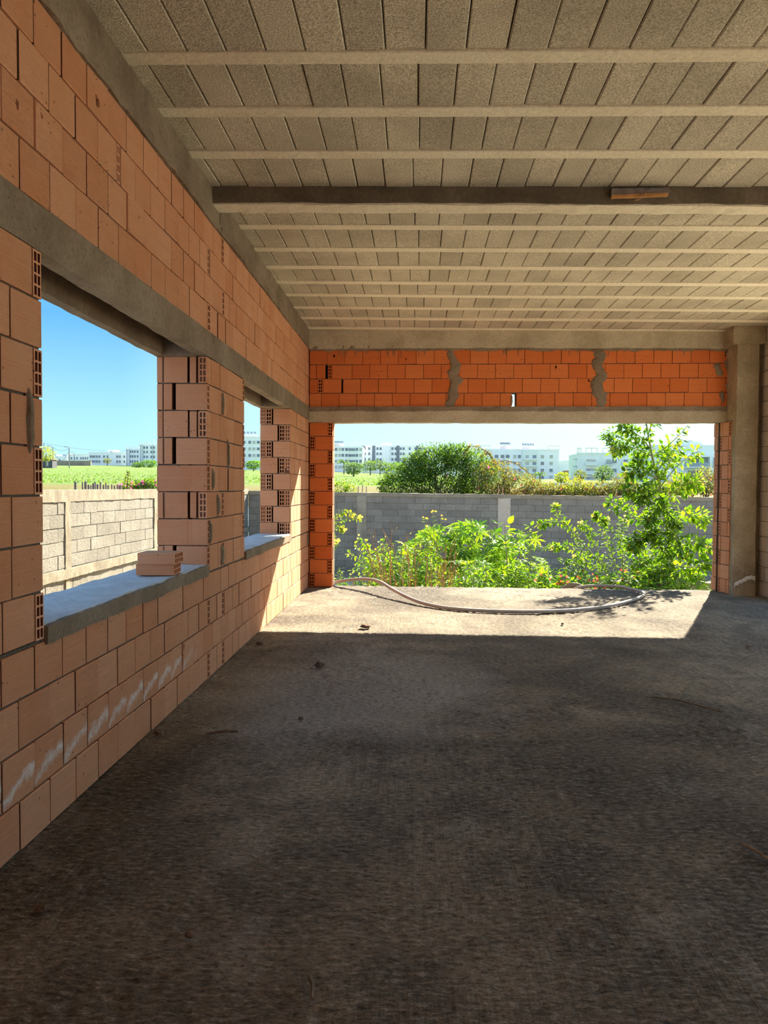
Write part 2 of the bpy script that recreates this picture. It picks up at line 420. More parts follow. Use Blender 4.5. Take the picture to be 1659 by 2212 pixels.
def chipped(mb, c, L, H, D, l, h, d, hx, hy, r, mt, col):
    """a facing brick with an irregular hole knocked through its outer shell"""
    n = 16; o = c - D * d / 2; out, inn, bk = [], [], []; k0 = U(0, 9)
    for i in range(n):
        a = 2 * math.pi * i / n; ca, sa = math.cos(a), math.sin(a)
        t = min((l / 2 - hx * (1 if ca > 0 else -1)) / max(1e-6, abs(ca)), (h / 2 - hy * (1 if sa > 0 else -1)) / max(1e-6, abs(sa)))
        q = r * (.75 + .6 * NZ.noise(V((ca * 1.4, sa * 1.4, k0)))); q2 = min(q, t * .9)
        out.append((hx + ca * t, hy + sa * t)); inn.append((hx + ca * q2 * .8, hy + sa * q2 * 1.2 if abs(hy + sa * q2 * 1.2) < h / 2 - .004 else hy + sa * q2 * .6))
    # corner points keep the outline rectangular
    P = lambda p, z=0: o + L * p[0] + H * p[1] + D * z
    uv = lambda p: (p[0] + l / 2, p[1] + h / 2); cc = (col[0], 1, 0); c0 = (col[0], 0, 0)
    for i in range(n):
        j = (i + 1) % n; a, b, e, f = out[i], out[j], inn[j], inn[i]
        mb.face([P(a), P(b), P(e), P(f)], mt, cc, [uv(a), uv(b), uv(e), uv(f)], -D)
        if abs(a[0] - b[0]) > .004 and abs(a[1] - b[1]) > .004:
            k = (l / 2 * (1 if a[0] + b[0] > 0 else -1), h / 2 * (1 if a[1] + b[1] > 0 else -1)); mb.face([P(a), P(k), P(b)], mt, cc, [uv(a), uv(k), uv(b)], -D)
        mb.face([P(f), P(e), P(e, .012), P(f, .012)], mt, c0)
    w, g_ = l / 2, h / 2
    for a, b, nn in (((-w, -g_), (w, -g_), -H), ((-w, g_), (w, g_), H), ((-w, -g_), (-w, g_), -L), ((w, -g_), (w, g_), L)):
        mb.face([P(a), P(b), P(b, d), P(a, d)], mt, c0, None, nn)
    # webs behind the broken shell
    for yy in (-h / 4, 0, h / 4): mb.face([P((-w, yy), .012), P((w, yy), .012), P((w, yy), d), P((-w, yy), d)], 'hole_shade', c0)
    mb.face([P((-w, -g_), .04), P((w, -g_), .04), P((w, g_), .04), P((-w, g_), .04)], 'hole_shade', c0, None, -D)
def smear(mb, P, L, D, s, z0, z1, w, mt='mortar', th=.014, seed=0):
    """hand-thrown mortar: a ragged raised strip on a wall face"""
    n = max(4, int((z1 - z0) / .03)); vs, fs = [], []; m_ = 6
    for i in range(n + 1):
        z = z0 + (z1 - z0) * i / n; t = i / n
        ww = w * (.62 + .9 * abs(NZ.noise(V((seed * 3.1, z * 9, 0)))) + .12 * math.sin(math.pi * t)) * min(1, 6 * t + .35, 6 * (1 - t) + .35)
        c = s + .55 * w * NZ.noise(V((seed * 7.7, z * 6, 3)))
        for k in range(m_ + 1):
            u = k / m_ * 2 - 1
            hgt = th * (1 - u ** 4) * min(1, 4 * t + .15, 4 * (1 - t) + .15) + .004 * NZ.noise(V((s + u, z * 30, seed)))
            e = ww / 2 * u * (1 + .5 * NZ.noise(V((u * 3, z * 26, seed + 5))))
            vs.append(P(c + e, z) - D * (max(-.002, hgt) if abs(u) < 1 else -.004))
    for i in range(n):
        for k in range(m_):
            a = i * (m_ + 1) + k; fs.append((a, a + 1, a + m_ + 2, a + m_ + 1))
    mb.mesh(vs, fs, mt)

# ------------------------------------------------------------------ left wall
LY = -4.2
ZS, ZLB, ZLT, ZBT, ZC = .856, 2.383, 2.5705, 3.3905, 3.6605
W1, W2 = (3.147, 5.666), (6.907, 9.454)
YE = 11.16
PL = lambda s, z: V((X0, s, z))
CHIPS = [(*onleft(px, py), r) for px, py, r in ((211, 219, .034), (90, 250, .016), (38, 225, .022), (398, 1393, .03), (455, 575, .02), (570, 665, .03), (631, 690, .03), (15, 175, .015), (300, 470, .012), (213, 1440, .012), (478, 1270, .014))]
LL, LD = V((0, 1, 0)), V((-1, 0, 0))
mb = MB()
YB0 = 2.937
for r in range(4):
    z0, z1 = r * PIT, (r + 1) * PIT
    sp = []
    if r in (0, 2): sp = [(5.70, .07, 'H'), (6.13, .07, 'H'), (6.45, .022, 'G')]
    if r == 1: sp = [(5.05, .02, 'G')]
    lay(mb, PL, LL, LD, z0, z1 - (.0 if r < 3 else .008), LY, YE, YB0 + (.125 if r % 2 else 0), 'brick', sp)
for r in range(4, 12):
    z0, z1 = r * PIT, (r + 1) * PIT
    hl = r in (4, 7, 9, 11)
    lay(mb, PL, LL, LD, z0, z1, LY, W1[0], W1[0] - (.072 if hl else 0) - (.0 if hl else 0), 'brick', hollow_last=hl)
    e = r % 2 == 0
    sp = [(6.13, .07, 'H')] if r in (4, 6, 10) else ([(6.30, .03, 'G')] if r in (7,) else [])
    lay(mb, PL, LL, LD, z0, z1, W1[1], W2[0], W1[1] + (.07 if r in (4, 5, 7, 8, 10) else .125), 'brick', sp, hollow_first=r in (4, 5, 7, 8, 10), hollow_last=r in (5, 8, 9, 11))
    lay(mb, PL, LL, LD, z0, z1, W2[1], YE, W2[1] + (.07 if e else .0), 'brick')
pu = (ZBT - ZLT) / 4
for r in range(4):
    z0, z1 = ZLT + r * pu, ZLT + (r + 1) * pu
    sp = {0: [(5.72, .075, 'H'), (5.98, .03, 'G')], 1: [(6.16, .07, 'H')], 2: [(5.72, .06, 'H'), (3.99, .05, 'H')], 3: [(6.14, .07, 'H')]}[r]
    lay(mb, PL, LL, LD, z0, z1, LY, YE, YB0 + .04 + (.125 if r % 2 else 0), 'brick', sp)
CHIPS = []
# solid body of the double-leaf wall behind the facing bricks
XO = -1.912
def lcore(y0, y1, z0, z1, xin=.205): mb.box((XO + .07, y0, z0), (X0 - xin, y1, z1), 'joint')
lcore(LY, YE, -.02, 4 * PIT - .03)
for a, b in ((LY, W1[0] - .075), (W1[1] + .2, W2[0] - .075), (W2[1] + .2, YE)): lcore(a, b, 4 * PIT - .03, ZLB - .005)
lcore(LY, YE, ZLT + .16, ZBT + .02)
# outer leaf (seen from the yard)
PO = lambda s, z: V((XO, s, z)); OD = V((1, 0, 0))
for r in range(4): lay(mb, PO, LL, OD, r * PIT, (r + 1) * PIT - (.03 if r == 3 else 0), LY, 11.2, YB0 + .1 + (.125 if r % 2 else 0), 'brick')
for r in range(4, 12):
    for a, b in ((LY, W1[0]), (W1[1], W2[0]), (W2[1], 11.2)): lay(mb, PO, LL, OD, r * PIT, (r + 1) * PIT, a + (0 if a == LY else .0), b, a + (.125 if r % 2 else 0), 'brick')
for r in range(4): lay(mb, PO, LL, OD, ZLT + r * pu, ZLT + (r + 1) * pu, LY, 11.2, YB0 + (.125 if r % 2 else 0), 'brick')
# window reveals that face the camera
RL, RD = V((1, 0, 0)), V((0, 1, 0))
def reveal(y, pattern):
    Pv = lambda s, z: V((s, y, z)); a, b = XO, X0
    for r in range(4, 12):
        z0, z1 = r * PIT, (r + 1) * PIT; k = pattern[r - 4]
        ins = .074
        if k == 'H':       # stretcher, a turned half brick, gap, open end at the room side
            lay(mb, Pv, RL, RD, z0, z1, a, a + .235, a + .3, 'brick'); lay(mb, Pv, RL, RD, z0, z1, a + .24, a + .30, a + .6, 'brick')
            lay(mb, Pv, RL, RD, z0, z1, a + .315, b, 9, 'brick', [(b - .034, .066, 'H')])
        elif k == 'S':
            lay(mb, Pv, RL, RD, z0, z1, a, a + .12, a + .3, 'brick'); lay(mb, Pv, RL, RD, z0, z1, a + .138, b - .002, a + 2, 'brick', bl=3)
        elif k == 'T':
            lay(mb, Pv, RL, RD, z0, z1, a, a + .235, a + 2, 'brick', bl=3); lay(mb, Pv, RL, RD, z0, z1, a + .255, b - .002, a + 2, 'brick', bl=3)
        elif k == 'A':     # two open ends outside, stretcher inside
            lay(mb, Pv, RL, RD, z0, z1, a, b - .002, a + 2, 'brick', [(a + .036, .068, 'H'), (a + .108, .07, 'H'), (a + .15, .014, 'G')], bl=3)
        else:              # stretcher outside, two open ends inside
            lay(mb, Pv, RL, RD, z0, z1, a, b - .002, a + 2, 'brick', [(b - .036, .068, 'H'), (b - .108, .07, 'H'), (a + .222, .008, 'G')], bl=3)
reveal(W1[1], 'STHTSHSH')
reveal(W2[1], 'BABABABA')
def reveal_near(y):
    Pv = lambda s, z: V((s, y, z))
    for r in range(4, 12):
        lay(mb, Pv, RL, -RD, r * PIT, (r + 1) * PIT, XO, X0 - .074, XO + (.12 if r % 2 else .22), 'brick')
reveal_near(W1[0]); reveal_near(W2[0])
for s, r, w in ((3.02, 8, .05), (6.1, 10, .03), (6.28, 8, .035), (5.80, 7, .045), (5.95, 6, .05), (5.73, 5, .04), (6.08, 4, .06), (10.9, 3, .02)):
    smear(mb, PL, LL, LD, s, r * PIT - (.03 if r == 8 else -.01), (r + 1) * PIT + (.03 if r == 8 else -.02), w, 'concrete', .02, r + int(s))
wall_left = mb.build('wall_left', kind='structure'); tag(wall_left, 'left wall of ribbed hollow clay bricks with two window openings', 'wall')
for (a, b) in (W1, W2):
    mb = MB(); mb.rbox((XO - .03, a - .0, 4 * PIT - .012), (X0 - .006, b + .0, ZS), 'sill_concrete', .05, .006, 11)
    mb.rbox((X0 - .01, a + .001, 4 * PIT - .02), (X0 + .015, b - .001, ZS - .006), 'concrete', .05, .007, 12)
    mb.build('window_sill', wall_left)
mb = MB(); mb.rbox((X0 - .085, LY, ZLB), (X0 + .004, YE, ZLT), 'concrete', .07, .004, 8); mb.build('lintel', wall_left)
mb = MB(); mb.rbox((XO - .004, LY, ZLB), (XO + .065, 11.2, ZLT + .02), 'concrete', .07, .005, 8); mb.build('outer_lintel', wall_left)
mb = MB(); mb.box((XO + .06, W1[1] - .05, ZLB - .004), (X0 - .08, W2[0] + .05, ZLT + .17), 'concrete')
mb.box((XO + .06, W2[1] - .25, ZLB - .002), (X0 - .08, YE, ZLT + .17), 'concrete'); mb.box((XO + .06, LY, ZLB), (X0 - .08, W1[0] + .05, ZLT + .17), 'concrete')
mb.build('lintel_core', wall_left)
mb = MB()
def ctilt(w):
    return w
for a, b in ((LY, 6.03), (6.05, 7.36), (7.37, YE)):
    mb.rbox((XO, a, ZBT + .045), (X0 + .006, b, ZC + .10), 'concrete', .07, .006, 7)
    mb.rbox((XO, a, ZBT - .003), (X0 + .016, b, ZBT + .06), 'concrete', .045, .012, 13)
mb.build('tie_beam', wall_left)

# ------------------------------------------------------------------ far wall
def FW(s, z, off=0): return V((s, Y0 + SL * s + off, z))
PFr = lambda s, z: FW(s, z)
FL = V((1, SL, 0)).normalized(); FD = V((-SL, 1, 0)).normalized()
XL, XR = -1.19, 4.19
FZB, FZT, FBB = 2.347, 2.557, 3.362
skewF = lambda w: V((w.x, w.y + SL * w.x, w.z - .006 * max(0, w.x)))
skewN = lambda w: V((w.x, w.y + SL * w.x, w.z))
CHIPS = [(*onfar(px, py), r) for px, py, r in ((721, 768, .022), (878, 776, .016), (930, 788, .024), (1038, 787, .03), (1200, 794, .022), (1364, 787, .032), (1563, 766, .03), (1270, 823, .02), (1440, 835, .012), (1127, 777, .012))]
mb = MB()
fp = (FBB - FZT) / 4
ph = {0: -.602, 1: -.80, 2: -.923, 3: -1.276}
spf = {0: [(1.355, .062, 'G')], 1: [(-1.372, .07, 'H'), (-1.06, .02, 'G')], 2: [(-1.235, .06, 'H'), (-1.285, .03, 'G')], 3: []}
for r in range(4):
    lay(mb, PFr, FL, FD, FZT + r * fp, FZT + (r + 1) * fp, X0 + .01, 4.42, ph[r], 'brick_orange', spf[r], bl=.252, gap=.006, dep=.10)
def fbox(x0, x1, y0, y1, z0, z1, mt='mortar'):
    vs = [skewN(V((x, y, z))) for z in (z0, z1) for x, y in ((x0, y0), (x1, y0), (x1, y1), (x0, y1))]
    mb.mesh(vs, [(3, 2, 1, 0), (4, 5, 6, 7), (0, 1, 5, 4), (1, 2, 6, 5), (2, 3, 7, 6), (3, 0, 4, 7)], mt)
# body behind the facing, with the knocked-through hole left open
for a, b, c, d in ((X0 - .3, 1.325, FZT, FZT + fp), (1.385, 5.0, FZT, FZT + fp), (X0 - .3, 5.0, FZT + fp, FBB + .02)): fbox(a, b, Y0 + .125, Y0 + .2, c, d, 'joint')
for s, w, sd in ((.50, .15, 1), (2.52, .17, 2)):
    smear(mb, PFr, FL, FD, s, FZT - .05, FBB + .03, w * 1.15, 'concrete', .022, sd * 9)
for s, z0, z1, w in ((4.21, 2.62, 2.78, .07), (4.13, 2.98, 3.16, .12), (4.28, 2.80, 3.38, .10)): smear(mb, PFr, FL, FD, s, z0, z1, w, 'concrete', .02, 31)
for i in range(26):
    s = U(-1.4, 4.1); smear(mb, PFr, FL, FD, s, FBB - U(.05, .11), FBB + .01, U(.008, .02), 'concrete', .006, i)
smear(mb, PFr, FL, FD, 1.322, FZT + .02, FZT + fp - .03, .03, 'concrete', .012, 77)
CHIPS = []
# left pier of the opening
for r in range(12):
    z0, z1 = r * FZB / 12, (r + 1) * FZB / 12
    if r % 2: lay(mb, PFr, FL, FD, z0, z1, X0 + .01, XL, X0 + .26, 'brick_orange', [(XL - .036, .07, 'H')], dep=.1)
    else: lay(mb, PFr, FL, FD, z0, z1, X0 + .01, XL, X0 + .5, 'brick_orange', [(X0 + .05, .074, 'H')], bl=2, dep=.1)
fbox(X0 - .3, XL - .08, Y0 + .125, Y0 + .19, -.01, FZB + .01, 'joint')
PJ = lambda s, z: V((XL + .003, s, z))
for r in range(12): lay(mb, PJ, V((0, 1, 0)), V((-1, 0, 0)), r * FZB / 12, (r + 1) * FZB / 12, Y0 + .10, Y0 + .225, Y0 + (.03 if r % 2 else .18), 'brick')
# right pier: a double leaf of bricks turning towards the column
ya, yb = 11.15, 10.70
def PR(s, z): return V((XR + .055 * (ya - s) / (ya - yb), s, z))
JL = V((-.055 / (ya - yb), 1, 0)).normalized(); JD = V((1, .055 / (ya - yb), 0)).normalized()
for r in range(12):
    z0, z1 = r * FZB / 12, (r + 1) * FZB / 12
    lay(mb, lambda s, z: PR(s, z) - V((.014, 0, 0)), JL, JD, z0, z1, ya - .12 + U(-.01, .01), ya + U(-.01, .02), ya - .055 if r % 2 else 20, 'brick', ends=False)
    if r % 2: lay(mb, PR, JL, JD, z0, z1, yb + .02, ya - .13, ya - .20, 'brick', [(yb + .06, .07, 'H')] if r > 4 else [], ends=False)
    else: lay(mb, PR, JL, JD, z0, z1, yb + .02, ya - .13, yb + .09, 'brick', [(ya - .165, .06, 'H')], ends=False)
mb.box((XR + .25, yb, -.01), (4.5, ya + .02, FZB + .02), 'mortar'); mb.box((XR + .0, ya - .125, -.01), (XR + .3, ya - .005, FZB + .02), 'joint')
wall_far = mb.build('wall_far', kind='structure'); tag(wall_far, 'far wall of orange hollow bricks around a wide door-height opening', 'wall')
mb = MB(); mb.rbox((X0 - .3, Y0 - .012, FZB), (4.45, Y0 + .215, FZT + .01), 'beam_concrete', .06, .007, 9, skewN)
mb.rbox((X0 + .01, Y0 - .028, FZT - .055), (4.3, Y0 + .03, FZT + .004), 'concrete', .05, .010, 12, skewN)
mb.build('lintel', wall_far)
mb = MB(); mb.rbox((X0 - .3, Y0 - .03, FBB + .02), (5.0, Y0 + .2, ZC + .12), 'beam_concrete', .06, .008, 8, skewF)
mb.rbox((X0 + .01, Y0 - .02, FBB - .01), (4.4, Y0 + .04, FBB + .05), 'concrete', .045, .016, 13, skewF)
mb.build('tie_beam', wall_far)
mb = MB()
mb.rbox((4.255, 10.60, -.02), (4.40, 10.98, ZC + .05), 'column_concrete', .06, .007, 8)
mb.rbox((4.39, 10.605, -.02), (4.545, 10.98, ZC + .05), 'column_concrete', .06, .007, 8)
mb.rbox((4.52, 10.70, -.02), (4.72, 10.98, ZC + .05), 'concrete', .05, .022, 9)
mb.rbox((4.20, 10.58, FBB - .01), (4.62, 10.98, ZC + .05), 'column_concrete', .06, .012, 8)
column = mb.build('column', wall_far)
mb = MB()
PC = lambda s, z: V((s, 10.597, z)); n = 26; vs, fs = [], []
for k in range(n + 1):
    s = 4.26 + .28 * k / n; zz = .17 + .10 * min(1, (k / n) * 1.5) + .018 * NZ.noise(V((s * 40, 1, 1)))
    vs += [V((s, 10.588, zz)), V((s, 10.583, zz - .02)), V((s, 10.588, zz - .055 - .02 * NZ.noise(V((s * 25, 4, 1)))))]
for k in range(n): a = 3 * k; fs += [(a, a + 3, a + 4, a + 1), (a + 1, a + 4, a + 5, a + 2)]
mb.mesh(vs, fs, 'limewash'); mb.build('limewash_mark', column)

# ------------------------------------------------------------------ right and back walls (unseen right openings are added to let daylight in)
XW = 4.62
mb = MB()
PRW = lambda s, z: V((XW, s, z)); RWL, RWD = V((0, 1, 0)), V((1, 0, 0))
ROP = [(-3.6, -.4), (-.1, 4.6), (4.9, 9.9)]
def ring(a, b, z0, z1, r): lay(mb, PRW, RWL, RWD, z0, z1, a, b, a + (.2 if r % 2 else 0), 'pink_block', bl=.4, gap=.012, bedm='mortar')
nr = 18
for r in range(nr):
    z0, z1 = r * .2, min(ZC + .1, (r + 1) * .2)
    cur = LY
    if z0 < 3.2:
        for a, b in ROP: ring(cur, a, z0, z1, r); cur = b
    ring(cur, 10.72, z0, z1, r)
cur = LY
for a, b in ROP + [(10.72, 10.72)]:
    mb.box((XW + .03, cur, 0), (XW + .2, a - .03, 3.2), 'mortar'); cur = b + .03
mb.box((XW + .03, LY, 3.2), (XW + .2, 10.9, ZC + .1), 'mortar')
wall_right = mb.build('wall_right', kind='structure'); tag(wall_right, 'right wall of pale concrete blocks beyond the column', 'wall')
mb = MB()
for r in range(18): lay(mb, lambda s, z: V((s, LY, z)), V((1, 0, 0)), V((0, -1, 0)), r * .2, r * .2 + .2, XO, 4.8, XO + (.125 if r % 2 else 0), 'brick', bl=.25)
mb.box((XO, LY - .25, 0), (4.85, LY - .03, ZC + .1), 'mortar')
wall_back = mb.build('wall_back', kind='structure'); tag(wall_back, 'hollow brick wall behind the viewer', 'wall')

# ------------------------------------------------------------------ floor
mb = MB(); vs, fs = [], []
fx0, fx1, fy0, fy1 = XO, 4.85, LY - .25, 11.235
xs_ = [XO, -1.60] + [-1.55 + 6.25 * k / 420 for k in range(421)] + [4.85]
ys_ = [fy0 + (1.85 - fy0) * k / 20 for k in range(21)]
while ys_[-1] < fy1 - .03: ys_.append(ys_[-1] * 1.0042)
ys_[-1] = fy1
def fedge(x, y):
    if y < 1.8: return 0
    m_ = min(1, max(0, NZ.noise(V((x * .7 + 3, y * .5, 4))) * 3 + .5))
    a_ = NZ.noise(V((x * 9, y * 26, 0))); b_ = NZ.noise(V((x * 24, y * 7, 9)))
    st = (abs(a_) * m_ + abs(b_) * (1 - m_) * .6)
    z = -.017 * st +   .0065 * NZ.noise(V((x * 26, y * 48, 5))) + .0026 * NZ.noise(V((x * 60, y * 80, 7))) + .004 * NZ.noise(V((x * 1.3, y * 1.3, 0)))
    z *= .55 + .6 * abs(NZ.noise(V((x * .9, y * .9, 20)))) * 2
    if y > 11.1: z -= .012 * abs(NZ.noise(V((x * 6, 3, 1))))
    return z
nyy = len(ys_)
for x in xs_:
    for j, y in enumerate(ys_):
        y2 = y + SL * x * max(0, (y - 10) / 1.235) + (.03 * NZ.noise(V((x * 3, 0, 0))) + .015 * NZ.noise(V((x * 11, 0, 0))) if j == nyy - 1 else 0)
        vs.append((x, y2, fedge(x, y)))
for i in range(len(xs_) - 1):
    for j in range(nyy - 1): a = i * nyy + j; fs.append((a, a + nyy, a + nyy + 1, a + 1))
mb.mesh(vs, fs, 'floor_screed')
mb.box((fx0, fy0, -.28), (fx1, 11.06, -.03), 'concrete')
mb.rbox((fx0, 11.05, -.28), (fx1, 11.22, -.035), 'concrete', .06, .008, 9, lambda w: V((w.x, w.y + SL * w.x, w.z)))
mb.box((fx0 + .05, fy0 + .05, -1.6), (fx1 - .05, 10.95, -.27), 'wall_block')
flo = mb.build('floor', kind='structure', smooth=True); tag(flo, 'rough raked concrete floor slab', 'floor')

mb = MB(); mb.rbox((4.86, 5.4, -.28), (12.5, 11.0, -.02), 'joist_concrete', .3, .006, 5)  # added slab, out of view, pale so it reflects sun into the room
bounce_o = mb.build('bounce_slab', kind='structure'); tag(bounce_o, 'unseen pale slab added outside the right wall to bounce sunlight indoors', 'bounce_slab')

# ------------------------------------------------------------------ ceiling
JY = [-3.48, -2.9, -2.32, -1.74, -1.16, -.58, 0, .58, 1.16, 1.75, 2.33, 2.91, 3.49, 4.072, 4.652, 5.24, 6.694, 7.315, 7.90, 8.487, 9.06, 9.695, 10.285, 10.93]
TILT = .0111
cz = lambda x, z: z - TILT * (x - X0)
mb = MB(); A1, A2, A3 = V((1, 0, -TILT)).normalized(), V((0, 1, 0)), V((TILT, 0, 1)).normalized()
edges = [LY] + JY[:16] + [5.806 + .0, None] + JY[16:] + [Y0 + .03]
def brow(y0, y1):
    x = X0 - .02 - U(.0, .15)
    while x < XW + .05:
        w = .203 + U(-.002, .003); xa = max(x, X0 - .02); xb = x + w
        if xb - xa > .03:
            zc_ = cz((xa + xb) / 2, ZC) + .06 + U(-.004, .003)
            mb.cbox(((xa + xb) / 2, (y0 + y1) / 2 + U(-.004, .004), zc_), A1, A2, A3, xb - xa - .004 - .004 * R(), y1 - y0 - .006, .12, .006, 'ceiling_block', (R(), 0, 0), False)
        x = xb
JW = .055
ys = [LY - .06] + JY[:16]
for a, b in zip(ys, ys[1:]): brow(a + JW, b - JW)
brow(JY[15] + JW, 5.812)
brow(6.015, JY[16] - JW)
ys = JY[16:]
for a, b in zip(ys, ys[1:]): brow(a + JW, b - JW)
brow(JY[-1] + JW, Y0 + .05)
vs = [V((x, y, cz(x, z))) for z in (ZC + .05, ZC + .25) for x, y in ((XO, LY - .25), (XW + .23, LY - .25), (XW + .23, Y0 + .2), (XO, Y0 + .2))]
mb.mesh(vs, [(3, 2, 1, 0), (4, 5, 6, 7), (0, 1, 5, 4), (1, 2, 6, 5), (2, 3, 7, 6), (3, 0, 4, 7)], 'mortar')
ceil_o = mb.build('ceiling', kind='structure'); tag(ceil_o, 'ceiling of grey hollow blocks between pale precast joists', 'ceiling')
for i, y in enumerate(JY):
    mb = MB(); n = 24; vs, fs = [], []
    for k in range(n + 1):
        x = X0 - .015 + (XW + .05 - X0) * k / n; sag = .006 * NZ.noise(V((x * .4, y, 2))); w = .057 + .003 * NZ.noise(V((x * 3, y, 7)))
        zb = cz(x, ZC) - .010 + sag
        vs += [V((x, y - w, zb + .08)), V((x, y - w, zb + .004)), V((x, y - w + .005, zb)), V((x, y + w - .005, zb)), V((x, y + w, zb + .004)), V((x, y + w, zb + .08))]
    for k in range(n):
        for q in range(5): a = 6 * k + q; fs.append((a, a + 6, a + 7, a + 1))
    mb.mesh(vs, fs, 'joist_concrete'); mb.build('joist', ceil_o)
mb = MB()
tl = lambda w: V((w.x, w.y + .003 * w.x, w.z - TILT * (w.x - X0)))
mb.rbox((X0 - .02, 5.806, 3.545), (XW + .05, 6.02, ZC + .06), 'beam_shade', .06, .007, 8, tl)
mb.rbox((X0 + .005, 5.825, 3.533), (XW + .05, 6.0, 3.60), 'joist_concrete', .05, .006, 11, tl)
beam = mb.build('cross_beam', ceil_o)

# ------------------------------------------------------------------ loose things indoors
BX = lambda: (V((1, 0, 0)), V((0, 1, 0)), V((0, 0, 1)))
def loose_brick(loc, rz, label, group):
    e = empty('hollow_brick', loc, label, 'brick', group)
    mb = MB(); Lx = V((math.cos(rz), math.sin(rz), 0)); Dy = V((-Lx.y, Lx.x, 0)); Hz = V((0, 0, 1)); c = V(loc)
    l, d, h = .24, .195, .072
    # ribbed outer shell, open at both ends: long faces are boards
    t = .009
    col = (R(), 0, 0)
    for sg in (-1, 1):
        mb.cbox(c + Dy * sg * (d / 2 - t / 2) + Hz * h / 2, Lx, Hz, Dy, l, h, t, .002, 'brick', col, True)
        mb.cbox(c + Hz * (h / 2 + sg * (h / 2 - t / 2)), Lx, Dy, Hz, l - .001, d - .002, t, .002, 'brick', col, True)
    mb.build('shell', e)
    mb = MB()
    mb.cbox(c + Hz * h / 2, Lx, Dy, Hz, l - .004, d - 2 * t, .007, 0, 'brick', col, False)
    for k in (-1, 0, 1): mb.cbox(c + Dy * k * (d / 4 - .003) + Hz * h / 2, Lx, Hz, Dy, l - .004, h - 2 * t, .007, 0, 'brick', col, False)
    mb.build('web', e)
    return e
zb = ZS + .004
loose_brick((-1.672, 4.985, zb), .07, 'lower loose hollow clay brick lying flat on the near window sill', 'loose bricks on the sill')
loose_brick((-1.655, 4.975, zb + .0725), .02, 'upper loose hollow brick stacked on another brick on the near window sill', 'loose bricks on the sill')
hp = [(-1.5, 12.0, -.35), (-1.32, 11.55, -.02), (-1.16, 11.26, .045), (-.99, 11.12, .09), (-.80, 10.98, .125), (-.62, 10.78, .145), (-.47, 10.52, .14), (-.33, 10.18, .105), (-.15, 9.80, .065), (.06, 9.42, .035), (.30, 9.14, .024), (.55, 8.975, .024), (.80, 8.90, .024), (1.06, 8.87, .024), (1.33, 8.88, .024), (1.60, 8.94, .024), (1.9, 9.07, .024), (2.2, 9.28, .024), (2.42, 9.50, .024), (2.62, 9.74, .024), (2.80, 10.0, .024), (2.96, 10.27, .024), (3.05, 10.5, .024), (3.06, 10.68, .03), (2.97, 10.84, .045), (2.82, 10.98, .06), (2.62, 11.10, .05), (2.42, 11.18, .03), (2.28, 11.28, -.03), (2.15, 11.5, -.25)]
def smooth(p, n=4):
    p = [V(q) for q in p]; o = []
    for i in range(len(p) - 1):
        a, b, c, d = p[max(i - 1, 0)], p[i], p[i + 1], p[min(i + 2, len(p) - 1)]
        for k in range(n):
            t = k / n; o.append(.5 * ((2 * b) + (c - a) * t + (2 * a - 5 * b + 4 * c - d) * t * t + (3 * b - a - 3 * c + d) * t ** 3))
    return o + [p[-1]]
mb = MB(); mb.tube(smooth(hp), .0215, 'hose_rubber', 10)
o = mb.build('hose', smooth=True); tag(o, 'thick grey-brown hose looping across the sunlit floor at the wide opening', 'hose')
# plank left from the formwork with its tie wires
e = empty('wood_plank', (1.6, 5.79, 3.56), 'orange-brown formwork plank left against the concrete ceiling beam', 'plank')
mb = MB(); mb.rbox((1.40, 5.772, 3.555), (1.81, 5.806, 3.605), 'old_wood', .04, .003, 9, lambda w: V((w.x, w.y, w.z - .004 * (w.x - 1.4))))
mb.rbox((1.40, 5.766, 3.538), (1.80, 5.806, 3.556), 'wood', .04, .003, 9, lambda w: V((w.x, w.y, w.z + .025 * (w.x - 1.4)))); mb.build('board', e)
for k in range(2):
    mb = MB(); mb.tube([(1.62 + k * .02, 5.764, 3.57), (1.60 + k * .02, 5.75, 3.53), (1.555 + k * .015, 5.745, 3.50)], .0025, 'rust', 5); mb.build('tie_wire', e)
def clod(x, y, s, label, mt='clod', name='mortar_clod', cat='debris', flat=.6, z=.008):
    mb = MB(); n, mth = 9, 6; vs, fs = [], []; sd = R() * 50
    for i in range(mth + 1):
        for k in range(n):
            th = math.pi * i / mth; p = 2 * math.pi * k / n
            d = V((math.sin(th) * math.cos(p), math.sin(th) * math.sin(p), math.cos(th)))
            r = 1 + .45 * NZ.noise(d * 1.7 + V((sd, 0, 0)))
            vs.append(V((x, y, z + s * flat * .8)) + V((d.x * s, d.y * s * .8, d.z * s * flat)) * r)
    for i in range(mth):
        for k in range(n): fs.append((i * n + k, (i + 1) * n + k, (i + 1) * n + (k + 1) % n, i * n + (k + 1) % n))
    mb.mesh(vs, fs, mt); o = mb.build(name); return tag(o, label, cat, 'bits of debris on the floor')
clod(-.757, 6.08, .04, 'dark reddish mortar clod alone on the raked floor, below the sunlit patch')
clod(-.505, 7.82, .055, 'flat dark mortar clod right on the edge of the sunlit patch', flat=.35)
clod(-1.46, 4.34, .034, 'dark clod at the foot of the left brick wall below the loose bricks')
clod(-.697, 4.69, .016, 'small brown pebble on the lighter patch of floor', name='pebble')
clod(-.707, 2.39, .016, 'small dark pebble on the near floor left of centre', name='pebble')
clod(-1.241, 2.505, .022, 'dark pointed pebble near the bottom left corner', name='pebble')
clod(-1.40, 6.9, .03, 'dark clod by the wall foot below the brick pier')
clod(1.53, 8.15, .017, 'small pebble in the sunlit patch in front of the hose', name='pebble')
clod(3.0, 7.1, .03, 'flat dark scrap on the shaded floor right of the sunlit patch', flat=.3)
clod(3.18, 6.4, .05, 'flat mud scrap on the shaded floor near the right edge', flat=.22)
